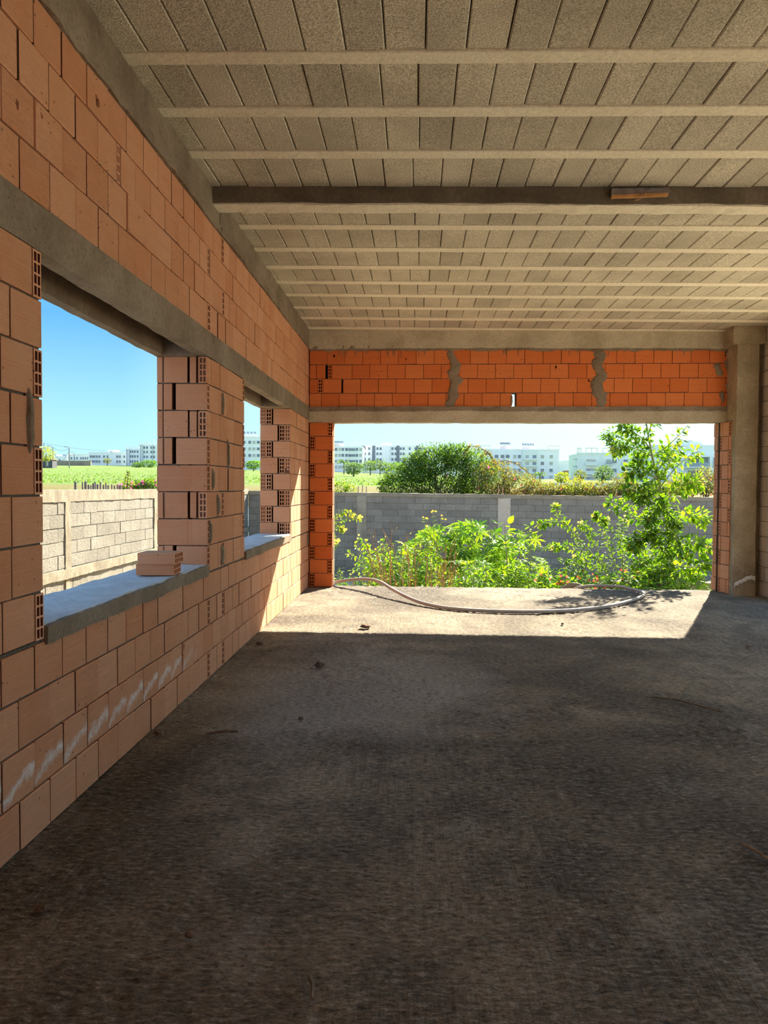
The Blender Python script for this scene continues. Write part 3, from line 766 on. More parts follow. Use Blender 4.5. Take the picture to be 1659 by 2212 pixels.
def twig(pts, r, label, mt='woody'):
    mb = MB(); mb.tube([V(p) + V((0, 0, .009)) for p in pts], r, mt, 6); return tag(mb.build('twig'), label, 'twig', 'bits of debris on the floor')
twig([(-1.19, 4.36, .008), (-1.10, 4.39, .014), (-1.02, 4.41, .010)], .008, 'short brown twig on the floor beside the left wall', 'clod')
twig([(-.30, 2.20, .005), (-.285, 2.15, .012), (-.28, 2.10, .006)], .006, 'short twig on the near floor at the bottom of the picture')
mb = MB(); mb.tube([(1.75, 5.25, .012), (1.92, 5.55, .025), (2.04, 5.75, .018)], .005, 'woody', 6); mb.tube([(1.60, 5.32, .014), (1.74, 5.27, .018), (1.95, 5.0, .014)], .006, 'woody', 6)
tag(mb.build('twig'), 'forked thin twig on the dark floor right of centre', 'twig', 'bits of debris on the floor')
twig([(1.36, 2.98, .004), (1.34, 3.06, .008), (1.31, 3.12, .004)], .005, 'straw-coloured splinter on the near floor at the right', 'dry_stem')

# ------------------------------------------------------------------ yard, boundary walls, field
mb = MB(); n = 50; vs, fs = [], []
for i in range(n + 1):
    for j in range(n + 1):
        x = -5.2 + 27 * i / n; y = -6 + 30.2 * j / n; vs.append(V((x, y, -1.5 + .10 * NZ.noise(V((x * .8, y * .8, 0))))))
for i in range(n):
    for j in range(n): a = i * (n + 1) + j; fs.append((a, a + n + 1, a + n + 2, a + 1))
mb.mesh(vs, fs, 'soil'); tag(mb.build('garden_ground', kind='structure'), 'bare soil of the walled garden', 'ground')

def blockwall(mb, P, L, D, s0, s1, ztop, zbot, ph=0):
    z = ztop; k = 0
    while z > zbot:
        lay(mb, P, L, D, z - .2, z, s0, s1, ph + (.25 if k % 2 else 0), 'wall_block', bl=.5, gap=.006, jit=.003, bedm='block_joint'); z -= .2; k += 1
BXL = -5.2; BY = 23.9
mb = MB()
PBL = lambda s, z: V((BXL, s, z)); BD = V((-1, 0, 0))
posts = [7.5, 11.39, 15.3, 19.2]
cur = 3.0
for p in posts + [BY + .085]:
    blockwall(mb, PBL, V((0, 1, 0)), BD, cur, p - .085, 1.20, .19, cur); blockwall(mb, PBL, V((0, 1, 0)), BD, cur, p - .085, .06, -1.5, cur + .1); cur = p + .085
mb.box((BXL - .2, 3.0, -1.6), (BXL - .02, BY, 1.2), 'block_joint')
bw = mb.build('boundary_wall', kind='structure'); tag(bw, 'sunlit grey block boundary wall outside the left windows', 'wall')
mb = MB(); mb.rbox((BXL - .21, 3, 1.19), (BXL + .014, BY, 1.365), 'ledge_concrete', .09, .008, 9); mb.build('coping', bw)
mb = MB(); mb.rbox((BXL - .1, 3, .05), (BXL + .05, BY, .19), 'ledge_concrete', .09, .010, 9); mb.build('footing_ledge', bw)
for p in posts:
    mb = MB(); mb.rbox((BXL - .1, p - .09, -1.5), (BXL + .016, p + .09, 1.2), 'ledge_concrete', .06, .008, 9); mb.build('post', bw)
mb = MB()
BS = -.009; FY = lambda s, z: V((s, BY, z + BS * (s + 2.4)))
PB = FY; cur = BXL
posts2 = [-1.68, 2.68, 7.1, 11.5]
for p, w in zip(posts2 + [20], (.15, .19, .17, .17, .1)):
    blockwall(mb, PB, V((1, 0, BS)), V((0, 1, 0)), cur, p - w + .01, 1.16, -1.5, cur); cur = p + w - .01
vs = [V((x, y, z + BS * (x + 2.4))) for z in (-1.6, 1.17) for x, y in ((BXL, BY + .02), (20, BY + .02), (20, BY + .2), (BXL, BY + .2))]
mb.mesh(vs, [(3, 2, 1, 0), (4, 5, 6, 7), (0, 1, 5, 4), (1, 2, 6, 5), (2, 3, 7, 6), (3, 0, 4, 7)], 'mortar')
bw2 = mb.build('boundary_wall', kind='structure'); tag(bw2, 'shaded grey block boundary wall at the end of the garden', 'wall')
sk2 = lambda w: V((w.x, w.y, w.z + BS * (w.x + 2.4)))
mb = MB(); mb.rbox((BXL - .2, BY - .02, 1.155), (20, BY + .21, 1.27), 'ledge_concrete', .12, .010, 7, sk2); mb.build('coping', bw2)
for p, w in zip(posts2, (.15, .19, .17, .17)):
    mb = MB(); mb.rbox((p - w, BY - .018, -1.5), (p + w, BY + .1, 1.16), 'mortar' if w == .15 else 'pink_block', .08, .010, 9, sk2); mb.build('post', bw2)
for x, h, mt in ((-1.80, .2, 'steel'), (-1.67, .24, 'steel'), (-1.54, .2, 'steel'), (2.52, .27, 'rust'), (2.64, .25, 'rust')):
    mb = MB(); mb.tube([FY(x, 1.2) + V((0, .08, 0)), FY(x + U(-.01, .01), 1.26 + h) + V((0, .08, 0))], .014, mt, 6); mb.build('rebar', bw2)
# faint worn stamp on one block of the end wall
mb = MB(); c = at(1032, 1097, BY - .004); mb.tube([c, c + V((0, .012, 0))], .045, 'block_joint', 14)
for k in range(5): p = at(1038.5 + k * 3.4, 1097, BY - .004); mb.box((p.x - .017, p.y, p.z - .02 - .006 * (k % 2)), (p.x + .017, p.y + .012, p.z + .02 + .006 * (k % 3)), 'block_joint')
mb.build('stamp', bw2)
# low garden kerb seen under the tree
mb = MB(); mb.rbox((3.0, 12.9, -1.5), (6.5, 13.1, -.10), 'ledge_concrete', .1, .012, 6); mb.build('kerb', kind='structure'); 
tag(bpy.data.objects['kerb'], 'low pale kerb in the garden beside the slender tree', 'kerb')

def efar(t):   # far slope of the land by bearing
    pts = [(-2, .027), (-.42, .0265), (-.20, .0245), (-.07, .019), (.11, .0125), (.4, .0135), (2, .0135)]
    for (a, b), (c, d) in zip(pts, pts[1:]):
        if t <= c: return b + (d - b) * max(0, (t - a)) / (c - a)
    return pts[-1][1]
def gslope(y):
    pts = [(4, -4.6), (10, -2.8), (24, -1.1), (60, 0), (120, .45), (250, .8), (450, 1.0), (3000, 1.0)]
    for (a, b), (c, d) in zip(pts, pts[1:]):
        if y <= c: return b + (d - b) * max(0, (y - a)) / (c - a)
def land(x, y): return HC + y * efar(x / y) * gslope(y)
mb = MB(); ysr = [5, 7, 9, 11, 13, 15, 17, 19, 21, 23, 24.12]
while ysr[-1] < 900: ysr.append(ysr[-1] * 1.045)
ts = [-1.6 + 2.9 * k / 90 for k in range(91)]; vs, fs = [], []
for y in ysr:
    for t in ts:
        x = t * y
        if y < 24.13 and x > -5.42 : x = -5.42 if t < 0 else x
        z = land(x, y) + (.12 * NZ.noise(V((x * .15, y * .15, 0))) if y > 30 else 0)
        vs.append(V((x, y, z)))
for i in range(len(ysr) - 1):
    for k in range(90):
        if ysr[i] < 24.1 and vs[i * 91 + k + 1].x > -5.3: continue
        a = i * 91 + k; fs.append((a, a + 1, a + 92, a + 91))
mb.mesh(vs, fs, 'field_grass'); tag(mb.build('field', kind='structure', smooth=True), 'green and yellow meadow rising beyond the boundary walls', 'field')
# standing grass on the meadow
mb = MB()
for i in range(9000):
    y = 75 * (300 / 75) ** R(); t = U(-.52, .12); x = t * y
    z = land(x, y); h = U(.08, .2); w = U(.05, .12); a = U(0, 3.14)
    yel = y < 44 + 14 * NZ.noise(V((x * .1, y * .05, 0))) + 8 * R()
    c = (U(.14, .22), U(.13, .18), U(.04, .07)) if yel else (U(.07, .13), U(.14, .20), U(.025, .05))
    dx, dy = math.cos(a) * w, math.sin(a) * w; lx, ly = U(-.2, .2), U(-.2, .2)
    mb.mesh([(x - dx, y - dy, z - .05), (x + dx, y + dy, z - .05), (x + dx * .6 + lx, y + dy + ly, z + h), (x - dx * .2 + lx, y + ly, z + h * .85)], [(0, 1, 2, 3)], 'leaf', c)
tag(mb.build('grass', kind='stuff'), 'long meadow grass standing in the field beyond the walls', 'grass')

# ------------------------------------------------------------------ plants
def rv(): 
    while 1:
        v = V((U(-1, 1), U(-1, 1), U(-1, 1)))
        if .05 < v.length < 1: return v.normalized()
def leaf(mb, p, d, L, W, col, up=None, mt='leaf', fine=False):
    d = d.normalized(); u = up if up is not None else (V((0, 0, 1)) + rv() * .6)
    s = d.cross(u)
    if s.length < .05: s = d.cross(V((1, 0, 0)))
    s.normalize(); nn = s.cross(d).normalized()
    if fine:
        st = ((.18, .72), (.45, 1.0), (.75, .62)); vs = [p]; bend = U(.0, .25) * L
        for t, w in st:
            c = p + d * (t * L) - nn * bend * t * t
            vs += [c - s * w * W / 2, c - nn * W * .12, c + s * w * W / 2]
        vs.append(p + d * L - nn * bend)
        fs = [(0, 2, 1), (0, 3, 2), (1, 2, 5, 4), (2, 3, 6, 5), (4, 5, 8, 7), (5, 6, 9, 8), (7, 8, 10), (8, 9, 10)]
    else:
        c = p + d * L * .45; vs = [p, c - s * W / 2, p + d * L - nn * L * .12, c + s * W / 2, c - nn * W * .12]
        fs = [(0, 4, 1), (1, 4, 2), (2, 4, 3), (3, 4, 0)]
    mb.mesh(vs, fs, mt, col)
def gcol(a, b, dk=0):
    t = R(); k = U(.55, .85); return tuple((a[i] + (b[i] - a[i]) * t) * k for i in range(3))
LIME = ((.20, .38, .02), (.38, .56, .035)); MIDG = ((.06, .16, .02), (.17, .31, .04)); DARK = ((.05, .12, .03), (.13, .24, .07)); OLIVE = ((.11, .15, .045), (.25, .27, .09))
REDG = ((.17, .11, .06), (.32, .22, .10)); YELG = ((.24, .33, .04), (.44, .44, .07))
def flower(mb, p, s, col):
    p = V(p); vs = [p + V((0, -.2 * s, 0))]; k = U(.85, 1.1); a0 = U(0, 1)
    for i in range(10):
        a = a0 + i * .6283; r = s * (1.1 if i % 2 else .5); vs.append(p + V((math.cos(a) * r, U(-.3, .1) * s, math.sin(a) * r)))
    mb.mesh(vs, [(0, i + 1, (i + 1) % 10 + 1) for i in range(10)], 'petal', tuple(c * k for c in col))
def shrub(name, label, cat, blobs, nleaf, L, pal, group=None, stem='woody', base=None, flowers=None, kindleaf=(.45,), shell=.55, mixp=None, spikes=0):
    """blobs: (centre, radii) ellipsoids that carry the leaves"""
    c0 = V(blobs[0][0]); b = V(base) if base else V((c0.x, c0.y, c0.z - blobs[0][1][2]))
    if b.y > 24 or b.x < -5.4: b.z = land(b.x, b.y) - .05
    e = empty(name, b, label, cat, group)
    mb = MB(); tot = sum(r[0] * r[1] * r[2] for _, r in blobs) 
    for c, r in blobs:
        c = V(c); n = int(nleaf * (r[0] * r[1] * r[2]) ** .67 / sum((q[0] * q[1] * q[2]) ** .67 for _, q in blobs))
        for i in range(n):
            d = rv(); q = d * (shell + (1 - shell) * R() ** .6); bump = 1 + .22 * NZ.noise(d * 2.5 + c) + .12 * NZ.noise(d * 7 + c)
            p = c + V((q.x * r[0], q.y * r[1], q.z * r[2])) * bump
            pl = pal
            if mixp and R() < mixp[1] * (1 + NZ.noise(p * 2)): pl = mixp[0]
            l = L * U(.6, 1.3)
            leaf(mb, p, d + rv() * .9, l, l * U(.4, .6), gcol(*pl))
        for i in range(spikes):
            d = (rv() + V((0, 0, .8))).normalized()
            if d.z < .2: continue
            p0 = c + V((d.x * r[0], d.y * r[1], d.z * r[2])) * .95; ln = U(.1, .35) * max(r)
            for k in range(7): leaf(mb, p0 + d * ln * k / 7 + rv() * .015, d + rv() * .8, L * .8, L * .4, gcol(*pal))
    mb.build('foliage', e)
    mb = MB()
    for c, r in blobs:
        for k in range(5):
            d = rv(); d.z = abs(d.z); tip = V(c) + V((d.x * r[0], d.y * r[1], d.z * r[2])) * .8
            mid = (b + tip) / 2 + rv() * .12 * max(r); mb.tube(smooth([b + rv() * .03, mid, tip], 4), [max(.004, .02 * max(r) * (1 - .085 * i)) for i in range(9)], stem, 5)
    mb.build('stem', e)
    if flowers:
        col, n, s = flowers
        for i in range(n):
            c, r = random.choice(blobs); d = rv(); d.y = -abs(d.y); mb = MB()
            flower(mb, V(c) + V((d.x * r[0], d.y * r[1], d.z * r[2])) * 1.02, s, col); mb.build('flower', e)
    return e
# --- behind the garden wall
D = 27.5
def bl(px, py, y, rx, ry, rz): return (tuple(at(px, py, y)), (rx, ry, rz))
shrub('bush', 'large rounded dark green bush above the garden wall left of centre', 'bush',
      [bl(950, 1035, D, 1.35, 1.0, 1.05), bl(885, 1045, D, 1.1, .9, .65), bl(1010, 1020, D + .3, 1.0, .9, .85), bl(935, 995, D, .75, .7, .5), bl(985, 988, D, .6, .6, .42), bl(1040, 1040, D, .85, .8, .7), bl(905, 1015, D, .7, .7, .5), bl(848, 1052, D, .5, .6, .35)], 27000, .085, ((.045, .11, .025), (.13, .22, .055)), base=at(950, 1110, D), mixp=(LIME, .16), spikes=60, flowers=((.6, .04, .28), 2, .045))
shrub('bougainvillea', 'reddish bougainvillea sprawling over the wall right of the large green bush', 'shrub',
      [bl(1070, 1035, D - 1, .8, .8, .62), bl(1120, 1048, D - 1, .75, .8, .45), bl(1155, 1056, D - 1, .5, .7, .28)], 6500, .075, OLIVE, base=at(1090, 1110, D - 1), mixp=(REDG, .5), flowers=((.85, .08, .25), 8, .045), shell=.4)
e = empty('bougainvillea', at(1080, 1100, D - .5), 'long arching bougainvillea canes reaching right above the reddish shrub', 'shrub')
mb = MB(); mf = MB()
for pts in ([(1060, 1010), (1085, 995), (1110, 1000), (1130, 1012), (1145, 1025), (1155, 1040)], [(1020, 965), (1030, 964), (1045, 972), (1060, 985), (1072, 1005)], [(1000, 985), (1012, 968), (1015, 962)], [(1040, 985), (1055, 978), (1063, 990), (1070, 1004)]):
    q = smooth([at(a, b, D - .5) for a, b in pts], 5); mb.tube(q, .012, 'woody', 5)
    for p in q:
        for k in range(5): leaf(mf, p + rv() * .05, rv(), U(.05, .10), .045, gcol(*(REDG if R() < .7 else OLIVE)))
mb.build('cane', e); mf.build('foliage', e)
hs = [(1190, 1052, .62, .30, OLIVE, 'low olive hedge plant'), (1240, 1045, .60, .42, YELG, 'yellow-green hedge plant'), (1290, 1050, .62, .38, OLIVE, 'olive green hedge plant'), (1345, 1043, .60, .50, OLIVE, 'rounded tan-green hedge plant'), (1410, 1052, .6, .36, MIDG, 'darker green hedge plant'), (1470, 1040, .65, .5, YELG, 'bright yellow-green hedge plant'), (1525, 1032, .62, .62, OLIVE, 'tall pale hedge plant')]
wh = ['just right of the sprawling bougainvillea', 'above the garden wall under the gap between the white blocks', 'below the pale green flats', 'left of the slender tree', 'hidden mostly behind the slender tree', 'right of the slender tree trunk', 'against the right brick pier']
for (px, py, rx, rz, pal, lab), w in zip(hs, wh):
    shrub('hedge_shrub', lab + ' ' + w, 'shrub', [bl(px, py + 6, 26.5, rx * .75, .6, rz * .8), bl(px - 15, py + 16, 26.3, rx * .6, .6, rz * .5), bl(px + 17, py + 14, 26.4, rx * .6, .6, rz * .55)], 2400, .075, pal, 'hedge plants behind the garden wall', base=at(px, 1100, 26.5), mixp=(REDG, .35), flowers=((.8, .18, .12), 4, .05), shell=.3)
shrub('bush', 'small yellow-green bush beyond the wall beside the left brick pier', 'bush', [bl(733, 1055, 26, .32, .4, .22), bl(757, 1058, 26, .2, .3, .15)], 1100, .07, MIDG, base=at(735, 1090, 26), mixp=(YELG, .5))
shrub('oleander', 'spiky shrub with pink flowers behind the left boundary wall', 'shrub', [bl(300, 1048, 17.5, .26, .3, .12), bl(325, 1046, 17.5, .2, .3, .12), bl(275, 1052, 17.2, .2, .3, .09)], 1800, .06, OLIVE, base=at(300, 1130, 17.5), mixp=(MIDG, .6), flowers=((.85, .12, .32), 26, .03), shell=.2)
e = empty('young_tree', at(275, 1120, 16.5), 'thin young sapling poking above the left boundary wall beside the pink flowers', 'tree')
mb = MB(); mb.tube([at(275, 1120, 16.5), at(275, 1050, 16.5), at(277, 1018, 16.5)], [.012, .01, .004], 'woody', 5); mb.build('stem', e)
mb = MB()
for i in range(170):
    t = R(); p = at(276 + U(-1, 1) * 14 * (1.1 - t), 1055 - 36 * t, 16.5); leaf(mb, p, rv() + V((0, 0, .3)), .06, .02, gcol(*OLIVE))
mb.build('foliage', e)
# wooden stakes behind the left wall
sx = [(163, 1041, .05), (179, 1041, .03), (185, 1040, .055), (191, 1047, .045), (196, 1048, .03), (202, 1044, .05), (205, 1041, .045), (211, 1046, .05), (217, 1042, .04), (224, 1047, .04), (229, 1043, .035), (234, 1048, .04), (241, 1046, .03), (247, 1049, .04), (254, 1047, .04), (260, 1048, .05)]
for i, (px, py, w) in enumerate(sx):
    y = 12.6 + i * .16; t = at(px, py, y); mb = MB(); ln = U(-.01, .015); sl = t.z - land(t.x, t.y) + .02
    mb.cbox((t.x, t.y, t.z - sl / 2), (1, 0, ln), (-ln, 0, 1), (0, 1, 0), w * .7, sl, w * .6, .006, 'old_wood', (.5, 0, 0), False)
    nm = ['leftmost of the row and leaning', 'second from the left end', 'third from the left end, the thickest', 'fourth from the left end', 'fifth from the left end', 'sixth from the left end', 'seventh from the left end', 'eighth from the left end', 'eighth from the right end', 'seventh from the right end', 'sixth from the right end', 'fifth from the right end', 'fourth from the right end', 'third from the right end', 'second from the right end', 'last before the pink flowers'][i]
    tag(mb.build('wooden_stake'), 'dark wooden stake above the left boundary wall, ' + nm, 'stake', 'wooden stakes behind the left boundary wall')

# --- garden plants
def leafy_branch(mbs, mbl, pts, r0, r1, nl, L, pal, asp=.5, fine=True, spread=.06, tipmore=1.0, mixp=None, n=5):
    q = smooth(pts, n); k = len(q); mbs.tube(q, [r0 + (r1 - r0) * i / (k - 1) for i in range(k)], 'bark', 6)
    for i in range(nl):
        t = R() ** (1 / (1 + tipmore * .6)); j = min(k - 2, int(t * (k - 1))); p = q[j].lerp(q[j + 1], R()); d = (q[j + 1] - q[j]).normalized()
        o = rv(); o = (o - d * o.dot(d) * .7).normalized(); l = L * U(.55, 1.25)
        pl = mixp[0] if mixp and R() < mixp[1] else pal
        pp = p + o * spread * R(); mbs.tube([p, pp + o * .012], .0016, 'bark', 3, cap=False) if spread > .03 and R() < .5 else None
        leaf(mbl, pp, o + d * U(-.1, .7) + V((0, 0, U(-.7, .25))), l, l * asp * U(.8, 1.2), gcol(*pl), fine=fine)
TY = 13.2
e = empty('slender_tree', at(1465, 1500, TY), 'tall slender tree with broad green leaves in the right half of the wide opening', 'tree')
ms, ml, mfl = MB(), MB(), MB()
T = lambda px, py, dy=0: at(px, py, TY + dy)
trunk = smooth([V((4.42, TY, -1.5)), T(1463, 1275), T(1450, 1200), T(1438, 1120), T(1428, 1060), T(1412, 1000), T(1404, 960), T(1396, 915), T(1388, 850)], 5)
mt_ = MB(); mt_.tube(trunk, [.030 * (1 - .80 * i / (len(trunk) - 1)) + .003 for i in range(len(trunk))], 'bark', 8); mt_.build('trunk', e, True)
TB = [([T(1404, 970), T(1385, 945, -.1), T(1362, 930, -.15), T(1340, 915, -.2)], 95, .085, 0), ([T(1408, 985), T(1375, 970, .1), T(1345, 962, .15), T(1325, 975, .1)], 110, .08, 0), ([T(1375, 960), T(1340, 945, .2), T(1318, 935, .2), T(1306, 948, .2)], 60, .065, 0),
      ([T(1400, 940), T(1408, 915), T(1420, 890), T(1440, 865)], 40, .09, 0), ([T(1410, 985), T(1440, 965, -.1), T(1465, 942, -.2), T(1486, 918, -.2)], 22, .085, 0), ([T(1425, 1040), T(1450, 990, -.2), T(1460, 960, -.2)], 30, .10, 1),
      ([T(1428, 1050), T(1460, 1010, .1), T(1490, 985, .2), T(1510, 975, .2)], 26, .10, 1), ([T(1428, 1045), T(1400, 1020), T(1375, 1015, .1), T(1352, 1025, .1)], 60, .105, 0), ([T(1432, 1085), T(1465, 1055, -.2), T(1490, 1045, -.2), T(1515, 1040, -.2)], 55, .11, 1),
      ([T(1436, 1100), T(1400, 1080, -.2), T(1375, 1062, -.2), T(1352, 1060, -.2)], 55, .10, 0), ([T(1438, 1120), T(1400, 1120, .2), T(1365, 1115, .2), T(1335, 1095, .2), T(1315, 1082, .2)], 70, .09, 0), ([T(1440, 1130), T(1480, 1115, .1), T(1505, 1115, .1), T(1528, 1125, .1)], 60, .10, 1),
      ([T(1442, 1150), T(1415, 1150, -.3), T(1385, 1165, -.3), T(1360, 1185, -.3)], 90, .10, 0), ([T(1446, 1180), T(1480, 1175, -.2), T(1505, 1170, -.2), T(1530, 1185, -.1)], 45, .10, 0), ([T(1448, 1190), T(1420, 1200, .2), T(1390, 1215, .2), T(1370, 1230, .2)], 90, .09, 0),
      ([T(1452, 1220), T(1480, 1225, -.3), T(1505, 1225, -.3), T(1525, 1215, -.3)], 50, .11, 1), ([T(1455, 1240), T(1430, 1245, -.2), T(1405, 1250, -.2)], 80, .09, 0), ([T(1430, 1070), T(1415, 1100, -.2), T(1400, 1130, -.2)], 60, .10, 0), ([T(1420, 1020), T(1430, 1000, .2), T(1445, 970, .2)], 40, .09, 0), ([T(1458, 1250), T(1490, 1245, -.1), T(1512, 1250, -.1)], 45, .10, 1), ([T(1425, 1030), T(1390, 1000, .3), T(1370, 985, .3)], 60, .085, 0), ([T(1450, 1210), T(1425, 1180, -.3), T(1400, 1150, -.3)], 90, .09, 0), ([T(1452, 1220), T(1410, 1235, -.4), T(1375, 1258, -.4)], 90, .09, 0), ([T(1440, 1140), T(1460, 1160, -.3), T(1478, 1200, -.3)], 70, .09, 0), ([T(1432, 1080), T(1445, 1110, -.3), T(1465, 1135, -.3)], 60, .09, 0), ([T(1420, 1020), T(1400, 1050, -.3), T(1385, 1085, -.3)], 60, .09, 0)]
for pts, nl, L, br in TB:
    leafy_branch(ms, ml, pts, .011, .003, int(nl * 2.9), L * 1.05, LIME if br else MIDG, .55, True, .13, 1, (MIDG, .35) if br else (LIME, .3))
    if R() < .6:
        for k in range(4):
            mfl = MB(); flower(mfl, pts[-1] + rv() * .06, .024, (.80, .52, .06)); mfl.build('flower', e)
ms.build('branch', e, True); ml.build('foliage', e)

def bushy(name, label, base, branches, nl, L, pal, asp=.4, flowers=None, mixp=None, group=None, r=.010, fine=True, spread=.05, cat='shrub'):
    e = empty(name, base, label, cat, group); ms, ml, mf = MB(), MB(), MB()
    for pts in branches:
        leafy_branch(ms, ml, pts, r, .003, nl, L, pal, asp, fine, spread, 1, mixp)
        if flowers:
            for k in range(flowers[1]):
                mf = MB(); flower(mf, pts[-1] + rv() * .05, flowers[2], flowers[0]); mf.build('flower', e)
    ms.build('stem', e, True); ml.build('foliage', e)
    return e
def fan(px, py, y, n, spread, h, lean=0, wob=.15):
    b = at(px, py, y); b.z = min(b.z, -.9); out = []
    for i in range(n):
        a = lean + spread * ((i + .5) / n * 2 - 1) + U(-.1, .1); hh = (h - b.z) * U(.75, 1.05); dy = U(-.35, .35)
        tip = b + V((math.tan(a) * hh * .8, dy, hh)); mid = b.lerp(tip, .5) + V((U(-wob, wob), U(-wob, wob), 0)) * .5
        out.append([b + rv() * .04, mid, tip])
    return out
SY = 13.7
S = lambda px, py, dy=0: at(px, py, SY + dy)
bushy('tree_tobacco', 'arching shrub with small yellow flowers leaning left of the slender tree', S(1345, 1400), [
    [S(1345, 1300), S(1300, 1220), S(1250, 1165), S(1205, 1110), S(1200, 1092)], [S(1255, 1172), S(1220, 1130), S(1185, 1130), S(1165, 1135)], [S(1330, 1270), S(1290, 1190), S(1275, 1150), S(1255, 1130)],
    [S(1340, 1260), S(1320, 1190), S(1300, 1140), S(1310, 1120)], [S(1300, 1215), S(1260, 1190), S(1215, 1180), S(1195, 1185)], [S(1345, 1280), S(1345, 1210), S(1340, 1160), S(1350, 1120)], [S(1330, 1260), S(1280, 1220), S(1240, 1205)], [S(1325, 1150), S(1295, 1120), S(1285, 1115)]], 150, .08, MIDG, .42, ((.85, .60, .15), 5, .022), (LIME, .4))
bushy('tree_tobacco', 'yellow-flowered branch reaching into the opening beside the left brick pier', at(640, 1400, 13.4), [
    [at(690, 1330, 13.4), at(705, 1180, 13.4), at(735, 1125, 13.4), at(778, 1118, 13.4)], [at(690, 1300, 13.4), at(710, 1150, 13.4), at(735, 1108, 13.4), at(760, 1112, 13.4)], [at(690, 1300, 13.4), at(705, 1190, 13.4), at(730, 1145, 13.4), at(742, 1142, 13.4)], [at(690, 1310, 13.4), at(705, 1210, 13.4), at(728, 1170, 13.4)]], 120, .055, YELG, .45, ((.85, .62, .08), 10, .022), (MIDG, .4))
bushy('leafy_shrub', 'light green shrub with rounded leaves near the left brick pier', at(790, 1400, 13.6), [[at(795 + U(-8, 8), 1330, 13.6), at(790 + k * 8, 1230, 13.6 + U(-.2, .2)), at(a, b, 13.6 + U(-.2, .2))] for k, (a, b) in enumerate(((755, 1195), (765, 1175), (778, 1160), (790, 1172), (805, 1185), (770, 1215), (800, 1210), (815, 1225), (760, 1235)))], 34, .085, LIME, .5, ((.85, .7, .1), 2, .02), (MIDG, .35))
bushy('weed', 'small pale weed at the slab edge beside the left brick pier', at(735, 1330, 11.9), [[at(733, 1300, 11.9), at(735, 1260, 11.9), at(a, b, 11.9)] for a, b in ((728, 1232), (735, 1228), (742, 1240), (752, 1250))], 16, .045, MIDG, .35, None, (LIME, .5), r=.004, cat='weed')
# dry stalks
def dry(label, px, y, n, x0, x1, h0, h1):
    e = empty('dry_stalks', at(px, 1330, y), label, 'dry weed', 'dry stalks in the garden'); mb = MB()
    for i in range(n):
        b = at(px + U(-26, 26), 1320, y + U(-.2, .2)); b.z = -1.0; t = at(U(x0, x1), U(h0, h1), y + U(-.2, .2))
        q = smooth([b, b.lerp(t, .5) + V((U(-.08, .08), 0, .08)), t], 5); mb.tube(q, [.007 * (1 - .8 * k / (len(q) - 1)) + .0015 for k in range(len(q))], 'dry_stem', 5)
        for k in range(4):
            j = random.randint(4, len(q) - 2); d = (q[j + 1] - q[j]).normalized(); tw = (d + rv() * .6).normalized()
            mb.tube([q[j], q[j] + tw * U(.1, .3)], [.003, .001], 'dry_stem', 4)
            if R() < .6: leaf(mb, q[j] + tw * .1, tw, .05, .014, (.45, .32, .18))
    mb.build('stalks', e)
dry('bare brown stalks fanning left in front of the grey wall', 865, 12.0, 13, 775, 850, 1135, 1225)
dry('upright brown stalks between the light green shrub and the large lobed leaves', 895, 12.15, 9, 840, 915, 1140, 1210)
dry('low tangle of reddish dry stalks in front of the large lobed leaves', 955, 11.8, 20, 915, 1010, 1165, 1245)
dry('bare stalks lying low above the hose', 800, 11.7, 8, 740, 830, 1225, 1258)
# castor plants with big palmate leaves
def palmate(mb, p, nrm, r, col):
    nrm = nrm.normalized(); a = nrm.cross(V((0, 0, 1)) if abs(nrm.z) < .9 else V((1, 0, 0))).normalized(); b = nrm.cross(a); n = 8; rot = U(0, 6)
    for k in range(n):
        an = rot + k * 2 * math.pi / (n + .6); d = a * math.cos(an) + b * math.sin(an); s = a * -math.sin(an) + b * math.cos(an); l = r * U(.85, 1.1) * (1 - .35 * abs(k - (n - 1) / 2) / n)
        c = tuple(x * U(.9, 1.1) for x in col); dr = nrm * -l * U(.12, .3)
        q = [p, p + d * l * .3 - s * l * .10, p + d * l * .62 - s * l * .13 + dr * .3, p + d * l + dr, p + d * l * .62 + s * l * .13 + dr * .3, p + d * l * .3 + s * l * .10, p + d * l * .5 + dr * .15 - nrm * l * .03]
        mb.mesh(q, [(0, 6, 1), (1, 6, 2), (2, 6, 3), (3, 6, 4), (4, 6, 5), (5, 6, 0)], 'leaf', c)
def castor(label, px, y, top, n, w, size=.2):
    n = int(n * 1.7); size *= 1.08
    b = at(px, 1400, y); b.z = -1.45; e = empty('castor_plant', b, label, 'castor plant', 'castor plants in the garden'); ms, ml = MB(), MB()
    zt = at(px, top, y).z
    for s in range(4):
        tip = V((b.x + U(-.5, .5) * w, y + U(-.4, .4), zt - U(0, .35))); q = smooth([b + rv() * .05, b.lerp(tip, .5) + rv() * .08, tip], 5); ms.tube(q, [.016 - .010 * i / (len(q) - 1) for i in range(len(q))], 'bark', 6)
    for i in range(n):
        hz = b.z + .35 + (zt - b.z - .35) * (R() ** .62); p = V((b.x + U(-1, 1) * w * .62, y + U(-.5, .5), hz)); p.z -= .18 * abs(p.x - b.x) / w
        st = V((b.x + (p.x - b.x) * .4, y, p.z - U(.08, .2))); ms.tube([st, p], .004, 'bark', 4)
        palmate(ml, p, V((U(-.5, .5), -U(-.1, .9), U(.35, 1))), size * U(.75, 1.25), gcol(*LIME) if R() < .72 else gcol(*MIDG))
    ms.build('stem', e, True); ml.build('foliage', e)
castor('leftmost castor plant, with pointed lime leaves, behind the dry stalks', 925, 14.6, 1150, 40, .75, .17)
castor('tall castor plant with star-shaped lime leaves at the top of the green mass', 985, 14.9, 1122, 52, .8, .21)
